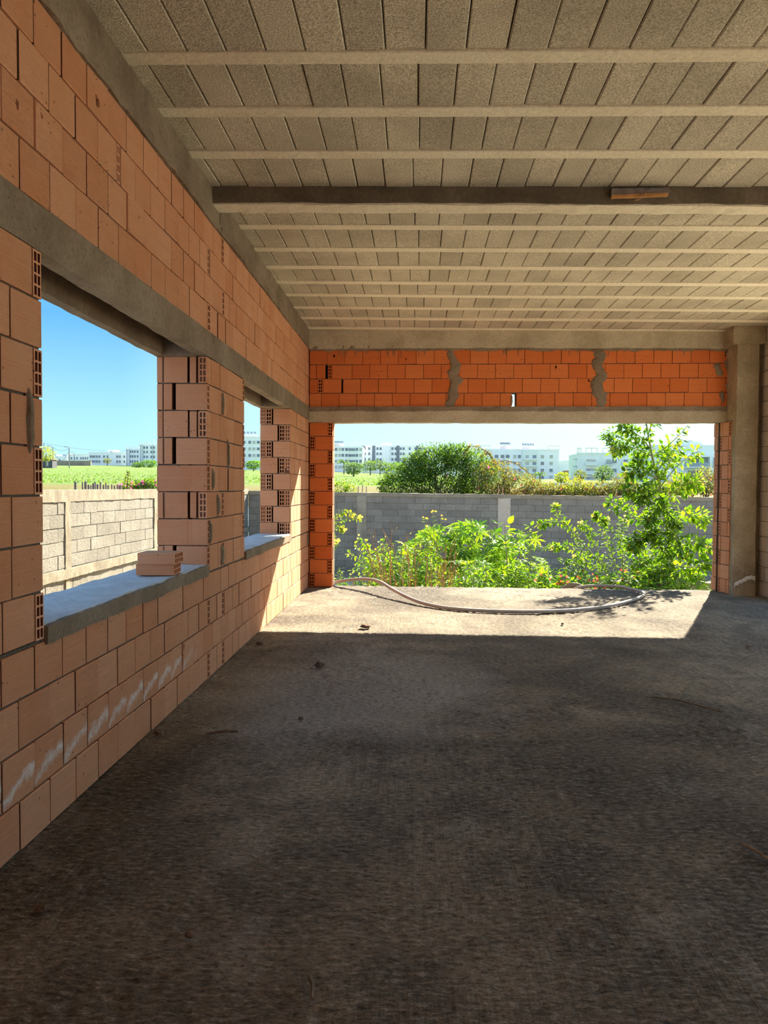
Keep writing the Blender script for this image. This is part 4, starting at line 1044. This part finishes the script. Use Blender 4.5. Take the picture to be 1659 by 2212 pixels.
castor('broad castor plant in the middle of the green mass', 1040, 14.5, 1135, 52, .8, .21)
castor('castor plant with dark shaded lower leaves and one yellow leaf', 1010, 13.4, 1190, 22, .5, .19)
castor('castor plant at the right end of the green mass', 1120, 14.8, 1150, 40, .7, .18)
bushy('leafy_shrub', 'tall single-stemmed plant with broad lime leaves in the green mass', at(1095, 1400, 13.2), [[V((at(1097, 1300, 13.2).x, 13.2, -1.4)), at(1096, 1240, 13.2), at(1092, 1170, 13.2), at(1090, 1130, 13.2)]], 40, .15, LIME, .6, None, (MIDG, .3), r=.014, spread=.12)
bushy('leafy_shrub', 'upright grey-stemmed plant with sparse lime leaves right of the green mass', at(1150, 1400, 13.3), [[V((at(1148, 1300, 13.3).x, 13.3, -1.4)), at(1147, 1240, 13.3), at(1145, 1180, 13.3), at(1146, 1135, 13.3)], [V((at(1140, 1300, 13.3).x, 13.3, -1.4)), at(1130, 1240, 13.3), at(1118, 1170, 13.3)]], 46, .10, LIME, .5, None, (MIDG, .3), r=.010, spread=.08)
bushy('leafy_shrub', 'slim yellow-budded stem rising above the left of the castor plants', at(930, 1400, 14.2), [[at(935, 1320, 14.2), at(938, 1200, 14.2), at(a, b, 14.2)] for a, b in ((936, 1106), (918, 1120), (925, 1140), (958, 1118))], 24, .075, MIDG, .4, ((.75, .42, .05), 3, .02), (LIME, .4))
for i, (px, y, top, w, pal, lab) in enumerate([(835, 13.0, 1185, .5, LIME, 'broad-leaved lime weed clump among the brown stalks'), (880, 13.6, 1165, .55, LIME, 'bright weed clump left of the castor plants'), (905, 12.9, 1215, .45, MIDG, 'mid-green weed clump behind the low dry tangle'), (1000, 12.3, 1232, .4, LIME, 'low lime weed clump in front of the castor plants'), (1070, 12.8, 1205, .5, LIME, 'lime weed clump at the foot of the tall single-stemmed plant'), (1125, 12.4, 1215, .5, LIME, 'lush weed clump right of the castor plants at the slab edge'), (1165, 12.9, 1225, .45, MIDG, 'weed clump between the castor plants and the arching shrub'),
      (1215, 12.6, 1232, .5, LIME, 'low yellow-green weed clump below the arching shrub'), (1265, 12.3, 1240, .5, LIME, 'low weed clump at the slab edge below the arching shrub'), (1320, 12.8, 1225, .55, MIDG, 'dark weed clump between the arching shrub and the slender tree'), (1375, 12.5, 1238, .5, MIDG, 'weed clump at the slab edge left of the tree trunk'), (1425, 12.2, 1245, .4, LIME, 'small weed clump just left of the tree foot'), (1500, 12.5, 1235, .4, LIME, 'weed clump right of the tree foot'), (770, 12.6, 1245, .45, MIDG, 'low weed clump beneath the raised hose'), (1240, 13.4, 1200, .6, DARK, 'dark shaded growth behind the arching shrub'), (1390, 13.9, 1150, .7, DARK, 'dark leafy growth behind the slender tree'), (860, 14.6, 1200, .6, DARK, 'dark shaded weeds behind the brown stalks')]):
    b = at(px, 1330, y); b.z = -1.4; zt = at(px, top, y).z
    br = []
    for k in range(15):
        tip = V((b.x + U(-1, 1) * w, y + U(-.35, .35), zt - abs(U(0, .28)))); br.append([b + V((U(-.15, .15), U(-.1, .1), 0)), V((b.x + (tip.x - b.x) * .6, tip.y, b.z + (tip.z - b.z) * .55)), tip])
    bushy('weed_clump', lab, b, br, 64, .10 if pal is not DARK else .09, pal, .48, ((.85, .10, .05), 1, .025) if px in (1215, 1265, 1320) else None, (MIDG, .4) if pal is LIME else (LIME, .3), 'weed clumps in the garden', r=.006, fine=False, spread=.08, cat='weed')
# pale boulder-like pipe rim at the slab edge
mb = MB(); q = [at(1212, 1276, 11.9), at(1222, 1268, 11.9), at(1240, 1263, 11.9), at(1256, 1268, 11.9), at(1262, 1279, 11.9)]
mb.tube(smooth([V((q[0].x, 11.9, -.3))] + q + [V((q[-1].x, 11.9, -.3))], 4), .035, 'ledge_concrete', 8); tag(mb.build('pipe_bend', smooth=True), 'pale curved pipe just beyond the slab edge below the arching shrub', 'pipe')

# ------------------------------------------------------------------ distant buildings
def hz(px, D): return at(px, 1053, D)
class Bld:
    def __init__(s, name, label, px0, px1, ytop, ybot, D, mt, depth=14, yaw=0, cat='building', group='white blocks beyond the field'):
        a, b = at(px0, ybot, D), at(px1, ybot, D); s.w = (b - a).length; s.h = at(px0, ytop, D).z - a.z; s.o = a - V((0, 0, 0)); s.D = D
        s.L = V((math.cos(yaw), math.sin(yaw), 0)); s.N = V((s.L.y, -s.L.x, 0)); s.mt = mt; s.k = D / FPX
        s.e = empty(name, (a + b) / 2, label, cat, group); s.dep = depth
        mb = MB(); s._box(mb, 0, s.w, -3, s.h, 0, depth, mt); mb.build('wall', s.e)
    def _box(s, mb, x0, x1, z0, z1, d0, d1, mt):
        c = s.o + s.L * (x0 + x1) / 2 + V((0, 0, (z0 + z1) / 2)) - s.N * (d0 + d1) / 2
        mb.cbox(c, s.L, (0, 0, 1), s.N, x1 - x0, z1 - z0, abs(d1 - d0), 0, mt, (.5, 0, 0), False)
    def part(s, name, x0, x1, z0, z1, d0, d1, mt):
        mb = MB(); s._box(mb, x0, x1, z0, z1, d0, d1, mt); return mb.build(name, s.e)
    def win(s, x, z, w, h, mt='pane'):
        mb = MB(); t = .12
        s._box(mb, x - w / 2, x + w / 2, z, z + h, -.06, .3, mt)
        for a, b, c, d in ((x - w / 2 - t, x - w / 2, z - t, z + h + t), (x + w / 2, x + w / 2 + t, z - t, z + h + t), (x - w / 2, x + w / 2, z - t, z), (x - w / 2, x + w / 2, z + h, z + h + t)): s._box(mb, a, b, c, d, -.2, .3, s.mt)
        mb.build('window', s.e)
    def grid(s, xs, zs, w, h, mts=('pane', 'pane', 'shutter')):
        for z in zs:
            for x in xs: s.win(x, z, w, h, random.choice(mts))
    def parapet(s, h=.8): s.part('parapet', -.15, s.w + .15, s.h - .1, s.h + h, -.15, .4, s.mt)
    def pergola(s, x0, x1, mt='render_green', h=1.6):
        mb = MB(); s._box(mb, x0, x1, s.h + h, s.h + h + .35, -.3, .6, mt)
        n = max(2, int((x1 - x0) / 3)); 
        for k in range(n + 1): x = x0 + (x1 - x0 - .3) * k / n; s._box(mb, x, x + .3, s.h - .1, s.h + h, -.1, .3, mt)
        mb.build('roof_pergola', s.e)
    def hut(s, x0, x1, h, mt='roof_pink', dishes=4):
        s.part('roof_hut', x0, x1, s.h - .1, s.h + h, 3, 9, mt)
        for k in range(dishes):
            mb = MB(); c = s.o + s.L * (x0 + (x1 - x0) * (k + .5) / dishes) + V((0, 0, s.h + h)) - s.N * 4
            mb.tube([c, c + V((0, 0, .9))], .06, 'rail_metal', 5); mb.tube([c + V((0, 0, 1)) - s.N * .05, c + V((.12, 0, 1.12)) + s.N * .12], [.55, .62], 'rail_metal', 8); mb.build('satellite_dish', s.e)
    def balcony(s, x0, x1, z, rail='rail_metal', d=1.4):
        mb = MB(); s._box(mb, x0, x1, z - .25, z, -d, .1, s.mt); mb2 = MB(); s._box(mb2, x0, x1, z, z + 1.0, -d, -d + .1, rail); b = mb.build('balcony', s.e); mb2.build('railing', b)
fl = lambda n, h=3.1, z0=1.0: [z0 + h * k for k in range(n)]
b = Bld('apartment_block', 'long white block with dark vertical strips in the left of the wide opening', 783, 921, 964, 1012, 420, 'render_white', yaw=-.05)
n = b.w; F = [.6, 3.7, 6.8, 9.4][:4]
for z in (1.2, 4.2, 7.2, 10.0)[:4]:
    if z + 1.3 < b.h:
        for t in (.035, .105, .235, .285, .47, .52, .60, .645, .74, .83, .91, .97): b.win(b.w * t, z, 1.1, 1.4)
for t in (.012, .175, .535 + .02, .835 + .03): b.part('dark_strip', b.w * t - .8, b.w * t + .8, -1, b.h + .3, -.35, .2, 'strip_grey')
b.part('projecting_bay', b.w * .33, b.w * .43, -2, b.h + .3, -1.2, .2, 'render_white'); b.parapet(.5); b.hut(b.w * .3, b.w * .43, 1.8, 'render_white', 0)
b = Bld('apartment_block', 'white block with roof dishes beside the left brick pier of the wide opening', 718, 784, 966, 1016, 400, 'render_white')
for z in (1, 4, 7, 10):
    if z + 1.2 < b.h:
        for t in (.12, .24, .34, .46, .60, .70, .80, .92): b.win(b.w * t, z, 1.3, 1.5, random.choice(('pane', 'shutter')))
b.part('projecting_bay', b.w * .53, b.w * .77, -2, b.h + .2, -1.0, -.02, 'render_green'); b.parapet(.5); b.hut(b.w * .04, b.w * .33, 1.8, 'roof_pink', 5)
for z in (1, 4, 7, 10):
    for t in (.58, .70):
        c = b
        if z + 1.2 < b.h: b.part('window', b.w * t - .9, b.w * t + .9, z, z + 1.3, -1.06, -.9, 'pane')
b = Bld('apartment_block', 'tall white block seen through the small gap of the far side window', 500, 566, 945, 1008, 330, 'render_white')
for z in (1.2, 4.2, 7.0, 9.8):
    for t in (.1, .25, .42, .6, .74, .88): b.win(b.w * t, z, 1.2, 1.2, random.choice(('pane', 'shutter')))
b.parapet(.6); b.hut(b.w * .3, b.w * .75, 1.2, 'roof_pink', 4)
b = Bld('apartment_block', 'wide pale block with two roof huts behind the bougainvillea', 1008, 1208, 972, 1040, 340, 'render_white', yaw=.03)
for z in (1.3, 4.3, 7.3, 10.2):
    if z + 1.3 < b.h:
        for t in (.09, .155, .33, .375, .435, .52, .57, .655, .72, .82, .915): b.win(b.w * t, z, 1.3 if t < .8 else 1.5, 1.4, random.choice(('pane', 'shutter', 'shutter')))
b.part('projecting_bay', b.w * .60, b.w * .765, -2, b.h + .2, -.9, .1, 'render_green'); b.part('projecting_bay', b.w * .28, b.w * .50, -2, b.h + .2, -.7, .1, 'render_white')
for z in (1.3, 4.3, 7.3, 10.2):
    if z + 1.3 < b.h:
        b.part('window', b.w * .63, b.w * .67, z, z + 1.3, -1.0, -.8, 'shutter'); b.part('window', b.w * .71, b.w * .75, z, z + 1.3, -1.0, -.8, 'pane')
        for t in (.32, .385, .44): b.part('window', b.w * t - .8, b.w * t + .8, z, z + 1.4, -.78, -.6, 'pane')
        b.part('balcony', b.w * .615, b.w * .755, z - .9, z - .1, -1.8, -.8, 'render_green')
b.parapet(.5); b.hut(b.w * .37, b.w * .48, 2.0, 'roof_pink', 6); b.hut(b.w * .61, b.w * .745, 1.6, 'roof_pink', 5); b.pergola(b.w * .1, b.w * .25); b.pergola(b.w * .88, b.w * 1.0)
b.part('annex', b.w, b.w + 5.0, -2, b.h * .68, 1, 10, 'render_white')
b = Bld('apartment_block', 'low pale green block with roof pergolas left of the slender tree', 1246, 1392, 980, 1046, 260, 'render_green')
for z in (1.2, 4.0, 7.0):
    if z + 1.3 < b.h:
        for t in (.17, .24, .46, .55, .72, .80): b.win(b.w * t, z, 1.5, 1.2, random.choice(('pane', 'shutter')))
        b.balcony(b.w * .12, b.w * .29, z - .6, 'render_green', .9); b.balcony(b.w * .42, b.w * .51, z - .5, 'rail_metal'); b.balcony(b.w * .66, b.w * .86, z - .6, 'render_green', .9)
b.parapet(.4); b.pergola(0, b.w * .06); b.pergola(b.w * .12, b.w * .30); b.pergola(b.w * .37, b.w * .62)
b.part('ledge', -1.2, .1, b.h - 2, b.h - 1.75, 0, .5, 'rail_metal'); b.part('ledge', -1.2, .1, b.h - 4.4, b.h - 4.1, 0, .5, 'rail_metal')
b = Bld('apartment_block', 'near pale blue block with recessed balconies right of the slender tree', 1392, 1560, 961, 1050, 190, 'render_white')
x = lambda p: (p - 1392) * b.k
for z in (1.6, 4.7): 
    b.part('balcony_recess', x(1483), x(1519), z, z + 2.2, -.05, .3, 'pane'); b.part('balcony_recess', x(1506), x(1524), z, z + 2.2, -.06, .3, 'rail_metal')
    b.balcony(x(1472), x(1524), z, 'rail_metal'); b.win(x(1540), z + .3, 1.1, 1.9); b.balcony(x(1535), x(1545), z + .1, 'rail_metal', .5); b.win(x(1462), z + .5, 1.0, 1.2, 'shutter')
    b.win(x(1420), z + .3, 1.0, 1.2, 'shutter')
b.part('cornice', x(1468), x(1526), 7.0, 7.35, -1.3, .1, 'render_white'); b.part('fin', x(1524), x(1528), -1, 7.0, -1.3, .1, 'render_white'); b.part('fin', x(1468), x(1471), -1, 7.0, -1.3, .1, 'render_white')
b.part('roof_hut', x(1458), x(1523), b.h - .1, b.h + 1.0, 2, 8, 'render_white'); b.part('water_heater', x(1476), x(1479), b.h + .9, b.h + 1.6, 3, 4, 'rail_metal'); b.part('roof_vent', x(1492), x(1500), b.h + .9, b.h + 1.25, 3, 4, 'rail_metal')
# through the near left window
b = Bld('school_building', 'long low white building with a small roof room through the near left window', 192, 274, 978, 1003, 470, 'render_white', yaw=.02)
for z in (1, 4.0):
    for t in (.05, .09, .14, .2, .24, .28, .40, .49, .74, .80, .82, .93): b.win(b.w * t, z, 1.1, 1.5)
b.parapet(.4); b.hut(b.w * .45, b.w * .66, 1.9, 'render_white', 0); b.part('roof_window', b.w * .52, b.w * .56, b.h + .3, b.h + 1.0, 2.9, 3.2, 'pane')
b = Bld('apartment_block', 'three-storey pale block left of the taller one through the near left window', 273, 303, 969, 1004, 450, 'render_white')
for z in (1.2, 4.2, 7.0):
    for t in (.3, .45, .62, .82): b.win(b.w * t, z, 1.0, 1.4)
b.part('pilaster', 0, b.w * .06, -1, b.h, -.4, .1, 'render_grey'); b.part('pilaster', b.w * .22, b.w * .26, -1, b.h, -.4, .1, 'render_grey'); b.pergola(0, b.w * .95, h=.6)
b = Bld('apartment_block', 'four-storey white block behind the brick pier of the near left window', 302, 352, 960, 1005, 440, 'render_white')
for z in (1.2, 4.1, 6.9, 9.4):
    for t in (.2, .32, .5, .62, .8): b.win(b.w * t, z, 1.0, 1.4)
for t in (.02, .12, .55): b.part('pilaster', b.w * t, b.w * (t + .03), -1, b.h, -.4, .1, 'render_grey')
b.pergola(0, b.w * .65, h=.8)
b = Bld('terraced_house', 'far white two-storey row with arched windows left of the low white building', 147, 194, 982, 1001, 520, 'render_white', cat='house')
for z in (1.2,):
    for t in (.06, .16, .3, .42, .6, .7, .8, .9): b.win(b.w * t, z + 1.5, 1.0, 1.6)
b.parapet(.5); b.part('roof_room', 0, b.w * .12, b.h, b.h + .8, 1, 6, 'render_white')
b = Bld('terraced_house', 'far plain white house beside the leaning lamp post', 122, 146, 985, 1001, 540, 'render_white', cat='house'); b.part('roof_room', b.w * .5, b.w * .9, b.h, b.h + 1.2, 1, 6, 'render_grey'); b.win(b.w * .3, 1.5, 1, 1.5)
b = Bld('terraced_house', 'small far white house at the very left behind the dark shed', 104, 122, 982, 1001, 560, 'render_white', cat='house'); b.win(b.w * .6, 2, 1.2, 1.6); b.win(b.w * .25, 2, 1.2, 1.6)
b = Bld('field_wall', 'long low brown wall at the far edge of the meadow', 115, 196, 995, 1004, 430, 'mud_wall', depth=1, cat='wall', group=None)
b = Bld('shed', 'small dark shed at the left edge of the meadow', 92, 113, 993, 1007, 300, 'shed_dark', depth=4, cat='shed', group=None); b.part('shed_roof', -.3, b.w + .3, b.h, b.h + .35, -.3, 4, 'rust'); b.part('door', b.w * .3, b.w * .6, 0, b.h * .8, -.1, .2, 'shutter')
# low walls right of the field
b = Bld('low_wall', 'low whitish wall behind the hedge plants on the right', 1195, 1420, 1043, 1052, 90, 'render_white', depth=.3, cat='wall', group=None)
b = Bld('low_house', 'tiny far brown roofed house between the two pale blocks', 1226, 1248, 1019, 1036, 300, 'mud_wall', depth=8, cat='house', group=None); b.part('roof', -.4, b.w + .4, b.h, b.h + .5, -.4, 8, 'rust')
# poles and wires
def pole(label, px, ytop, ybot, D, arm):
    a, t = at(px, ybot, D), at(px, ytop, D); e = empty('lamp_post', a, label, 'lamp post', 'poles by the meadow'); mb = MB(); mb.tube([a - V((0, 0, 1)), t], [.24, .18], 'pole_concrete', 8); mb.build('pole', e)
    if arm:
        mb = MB(); q = t + V((-arm, 0, .6)); mb.tube(smooth([t - V((0, 0, .5)), t + V((-arm * .4, 0, .4)), q], 4), .09, 'pole_concrete', 6); mb.build('arm', e)
        mb = MB(); mb.cbox(q + V((-.5, 0, -.05)), (1, 0, 0), (0, 0, 1), (0, 1, 0), 1.2, .3, .4, .05, 'rail_metal', (.5, 0, 0), False); mb.build('lamp_head', e)
    return t
t1 = pole('thin grey lamp post with its arm to the left, beside the dark shed', 114, 966, 1007, 310, 1.3)
t2 = pole('thick dark lamp post in the meadow between shed and cars', 149.5, 968, 1006, 310, 1.0)
t3 = pole('slim tall pole at the very edge of the near left window', 95, 957, 1000, 330, 0)
t4 = pole('short far lamp post before the white two-storey row', 160, 979, 1003, 480, .8)
def wire(a, b, sag, label):
    mb = MB(); q = [a.lerp(b, k / 12) - V((0, 0, sag * 4 * (k / 12) * (1 - k / 12))) for k in range(13)]; mb.tube(q, .045, 'tyre', 4); tag(mb.build('cable'), label, 'cable', 'cables strung between the poles')
wire(t1, t2, 1.2, 'taut cable between the two lamp posts'); wire(t1 - V((0, 0, .8)), t2 - V((0, 0, .4)), 4.8, 'slack drooping cable between the two lamp posts'); wire(t3, at(285, 973, 440), 1.5, 'long thin cable running right from the slim edge pole to the flats')
# cars
def car(label, px, py, D, L, h, van):
    c = at(px, py, D); e = empty('van' if van else 'car', c, label, 'van' if van else 'car', None); mb = MB()
    if van: prof = [(-.5, .12), (-.5, .95), (-.42, 1), (.3, 1), (.42, .55), (.5, .5), (.5, .12)]
    else: prof = [(-.5, .2), (-.5, .5), (-.36, .58), (-.22, .95), (.12, .98), (.30, .6), (.47, .5), (.5, .2)]
    n = len(prof); vs = [V((c.x + x * L, c.y + s * .85, c.z + z * h)) for s in (-1, 1) for x, z in prof]
    mb.mesh(vs, [tuple(range(n)), tuple(reversed(range(n, 2 * n)))] + [(i, n + i, n + (i + 1) % n, (i + 1) % n) for i in range(n)], 'car_white'); mb.build('body', e)
    mb = MB(); mb.box((c.x - .2 * L, c.y - .9, c.z + .6 * h), (c.x + .18 * L, c.y - .84, c.z + .9 * h), 'pane'); mb.build('window', e)
    for x in (-.32, .32):
        for s in (-.8, .8):
            mb = MB(); mb.tube([(c.x + x * L, c.y + s - .1, c.z + .33), (c.x + x * L, c.y + s + .1, c.z + .33)], .33, 'tyre', 10); mb.build('wheel', e)
car('small white car parked at the far edge of the meadow', 160, 1006, 440, 3.9, 1.5, False)
car('white van parked right of the small white car', 178.5, 1006, 440, 4.2, 2.2, True)
# trees by the buildings
def ftree(name, label, px, py, D, rx, rz, pal, n, L, group='trees below the white blocks', cat='tree', palm=False):
    c = at(px, py, D); gz = land(c.x, D); e = empty(name, (c.x, D, gz), label, cat, group); mb = MB(); mb.tube([(c.x, D, gz - 1), c], [.25, .15], 'woody', 6); mb.build('trunk', e); mb = MB()
    if palm:
        for i in range(16):
            a = i * 6.283 / 16; d = V((math.cos(a), math.sin(a), U(.1, .9))); q = smooth([c, c + d * rx * .6, c + V((d.x, d.y, d.z * .2 - .25)) * rx], 4)
            for p, r_ in zip(q, q[1:]): leaf(mb, p, r_ - p, (r_ - p).length * 1.2, .5, gcol(*pal))
    else:
        for i in range(n):
            d = rv(); q = d * R() ** .35; bump = 1 + .3 * NZ.noise(d * 2 + c); p = c + V((q.x * rx, q.y * rx, q.z * rz)) * bump; leaf(mb, p, d + rv() * .8, L * U(.6, 1.3), L * .6, gcol(*pal))
    mb.build('foliage', e)
DK2 = ((.08, .15, .07), (.16, .25, .11))
ftree('tree', 'round dark bush-like tree at the meadow edge beside the left brick pier', 764, 1012, 210, 2.6, 1.5, DK2, 900, .5)
ftree('palm', 'small palm in front of the white block with roof dishes', 743, 1000, 260, 2.4, 2, DK2, 0, .5, palm=True)
ftree('palm', 'palm at the foot of the long white block', 821, 999, 300, 2.6, 2, DK2, 0, .5, palm=True)
ftree('tree', 'grey-green tree between the two palms', 800, 1006, 280, 3.6, 1.8, DK2, 700, .6)
ftree('tree', 'small tree left of the large green bush', 834, 1009, 280, 3.0, 1.4, DK2, 600, .6)
ftree('tree', 'low tree row end nearest the large green bush', 862, 1008, 290, 3.4, 1.4, MIDG, 600, .6)
ftree('tree', 'dark green tree in front of the pale green block', 1303, 1022, 160, 1.9, 1.5, DK2, 800, .4)
ftree('tree', 'pale round tree left of the dark green one before the pale green block', 1253, 1027, 140, 1.1, .9, OLIVE, 500, .3)
ftree('palm', 'small palm in front of the wide pale block', 1166, 1026, 230, 2.0, 1.5, DK2, 0, .5, palm=True)
ftree('tree', 'yellowish small tree at the right foot of the wide pale block', 1212, 1032, 120, 1.0, .8, YELG, 500, .3)
ftree('tree', 'yellow-green tree over the dark shed at the left window edge', 99, 980, 290, 3.6, 2.7, YELG, 800, .6)
ftree('tree', 'lone small tree in front of the low white building', 232, 995, 440, 2.4, 1.3, OLIVE, 300, .6)
ftree('tree', 'dark bushes below the flats in the near left window', 322, 1003, 380, 4.6, 1.9, MIDG, 800, .7)
ftree('tree', 'smaller dark bush left of the bushes below the flats', 296, 1005, 380, 2.6, 1.2, MIDG, 400, .7)
ftree('tree', 'tree below the tall block in the far side window', 548, 1004, 260, 3.2, 1.3, MIDG, 600, .6)

# ------------------------------------------------------------------ light
AZ, EL = math.radians(24), math.radians(30.7)
sd = V((math.sin(AZ) * math.cos(EL), math.cos(AZ) * math.cos(EL), math.sin(EL)))
ld = bpy.data.lights.new('sun', 'SUN'); ld.energy = 17; ld.angle = math.radians(.53); ld.color = (1, .90, .71)
lo = bpy.data.objects.new('sun', ld); COL.objects.link(lo); lo.rotation_euler = sd.to_track_quat('Z', 'Y').to_euler(); lo.location = (8, 20, 15)
w = bpy.data.worlds.new('sky'); sc.world = w; w.use_nodes = True; nt = w.node_tree; nt.nodes.clear(); g = G(nt)
out = g.n('OutputWorld'); bg = g.n('Background'); g.link(bg.outputs[0], out.inputs[0])
gen = g.n('TexCoord').outputs['Generated']; nm = g.n('VectorMath'); nm.operation = 'NORMALIZE'; g.link(gen, nm.inputs[0]); dv = nm.outputs[0]
sp = g.n('SeparateXYZ'); g.link(dv, sp.inputs[0]); z = sp.outputs[2]
def dot(v):
    nd = g.n('VectorMath'); nd.operation = 'DOT_PRODUCT'; g.link(dv, nd.inputs[0]); nd.inputs[1].default_value = v; return nd.outputs['Value']
away = g.ramp(z, (0, (.38, .60, .70)), (.08, (.27, .53, .68)), (.20, (.095, .315, .56)), (.36, (.17, .45, .82)), (1, (.14, .42, .86)))
near = g.ramp(z, (0, (.54, .74, .76)), (.07, (.46, .72, .76)), (.25, (.55, .80, .95)), (.6, (.30, .56, .92)), (1, (.14, .42, .86)))
anti = g.ramp(z, (0, (.78, .82, .88)), (.15, (.62, .74, .90)), (.5, (.26, .48, .82)), (1, (.14, .42, .86)))
fa_ = g.ramp(dot(V((-math.sin(AZ), -math.cos(AZ), 0))), (-.35, 0), (.35, 1))
away = g.mix(fa_, away, anti)
fs_ = g.ramp(dot(V((math.sin(AZ), math.cos(AZ), 0))), (.70, 0), (.95, 1))
skyc = g.mix(fs_, away, near)
glow = g.math('POWER', g.math('MAXIMUM', dot(sd), 0), 26)
skyc = g.mix(g.math('MULTIPLY', glow, 1.0), skyc, (3.2, 3.0, 2.6))
g.link(skyc, bg.inputs[0]); bg.inputs[1].default_value = 1.18

settle()
vs_ = sc.view_settings; vs_.view_transform = 'Standard'; vs_.look = 'None'; vs_.gamma = 1; vs_.use_curve_mapping = False; vs_.exposure = .58
sc.cycles.max_bounces = 12; sc.cycles.diffuse_bounces = 8; sc.cycles.transparent_max_bounces = 8
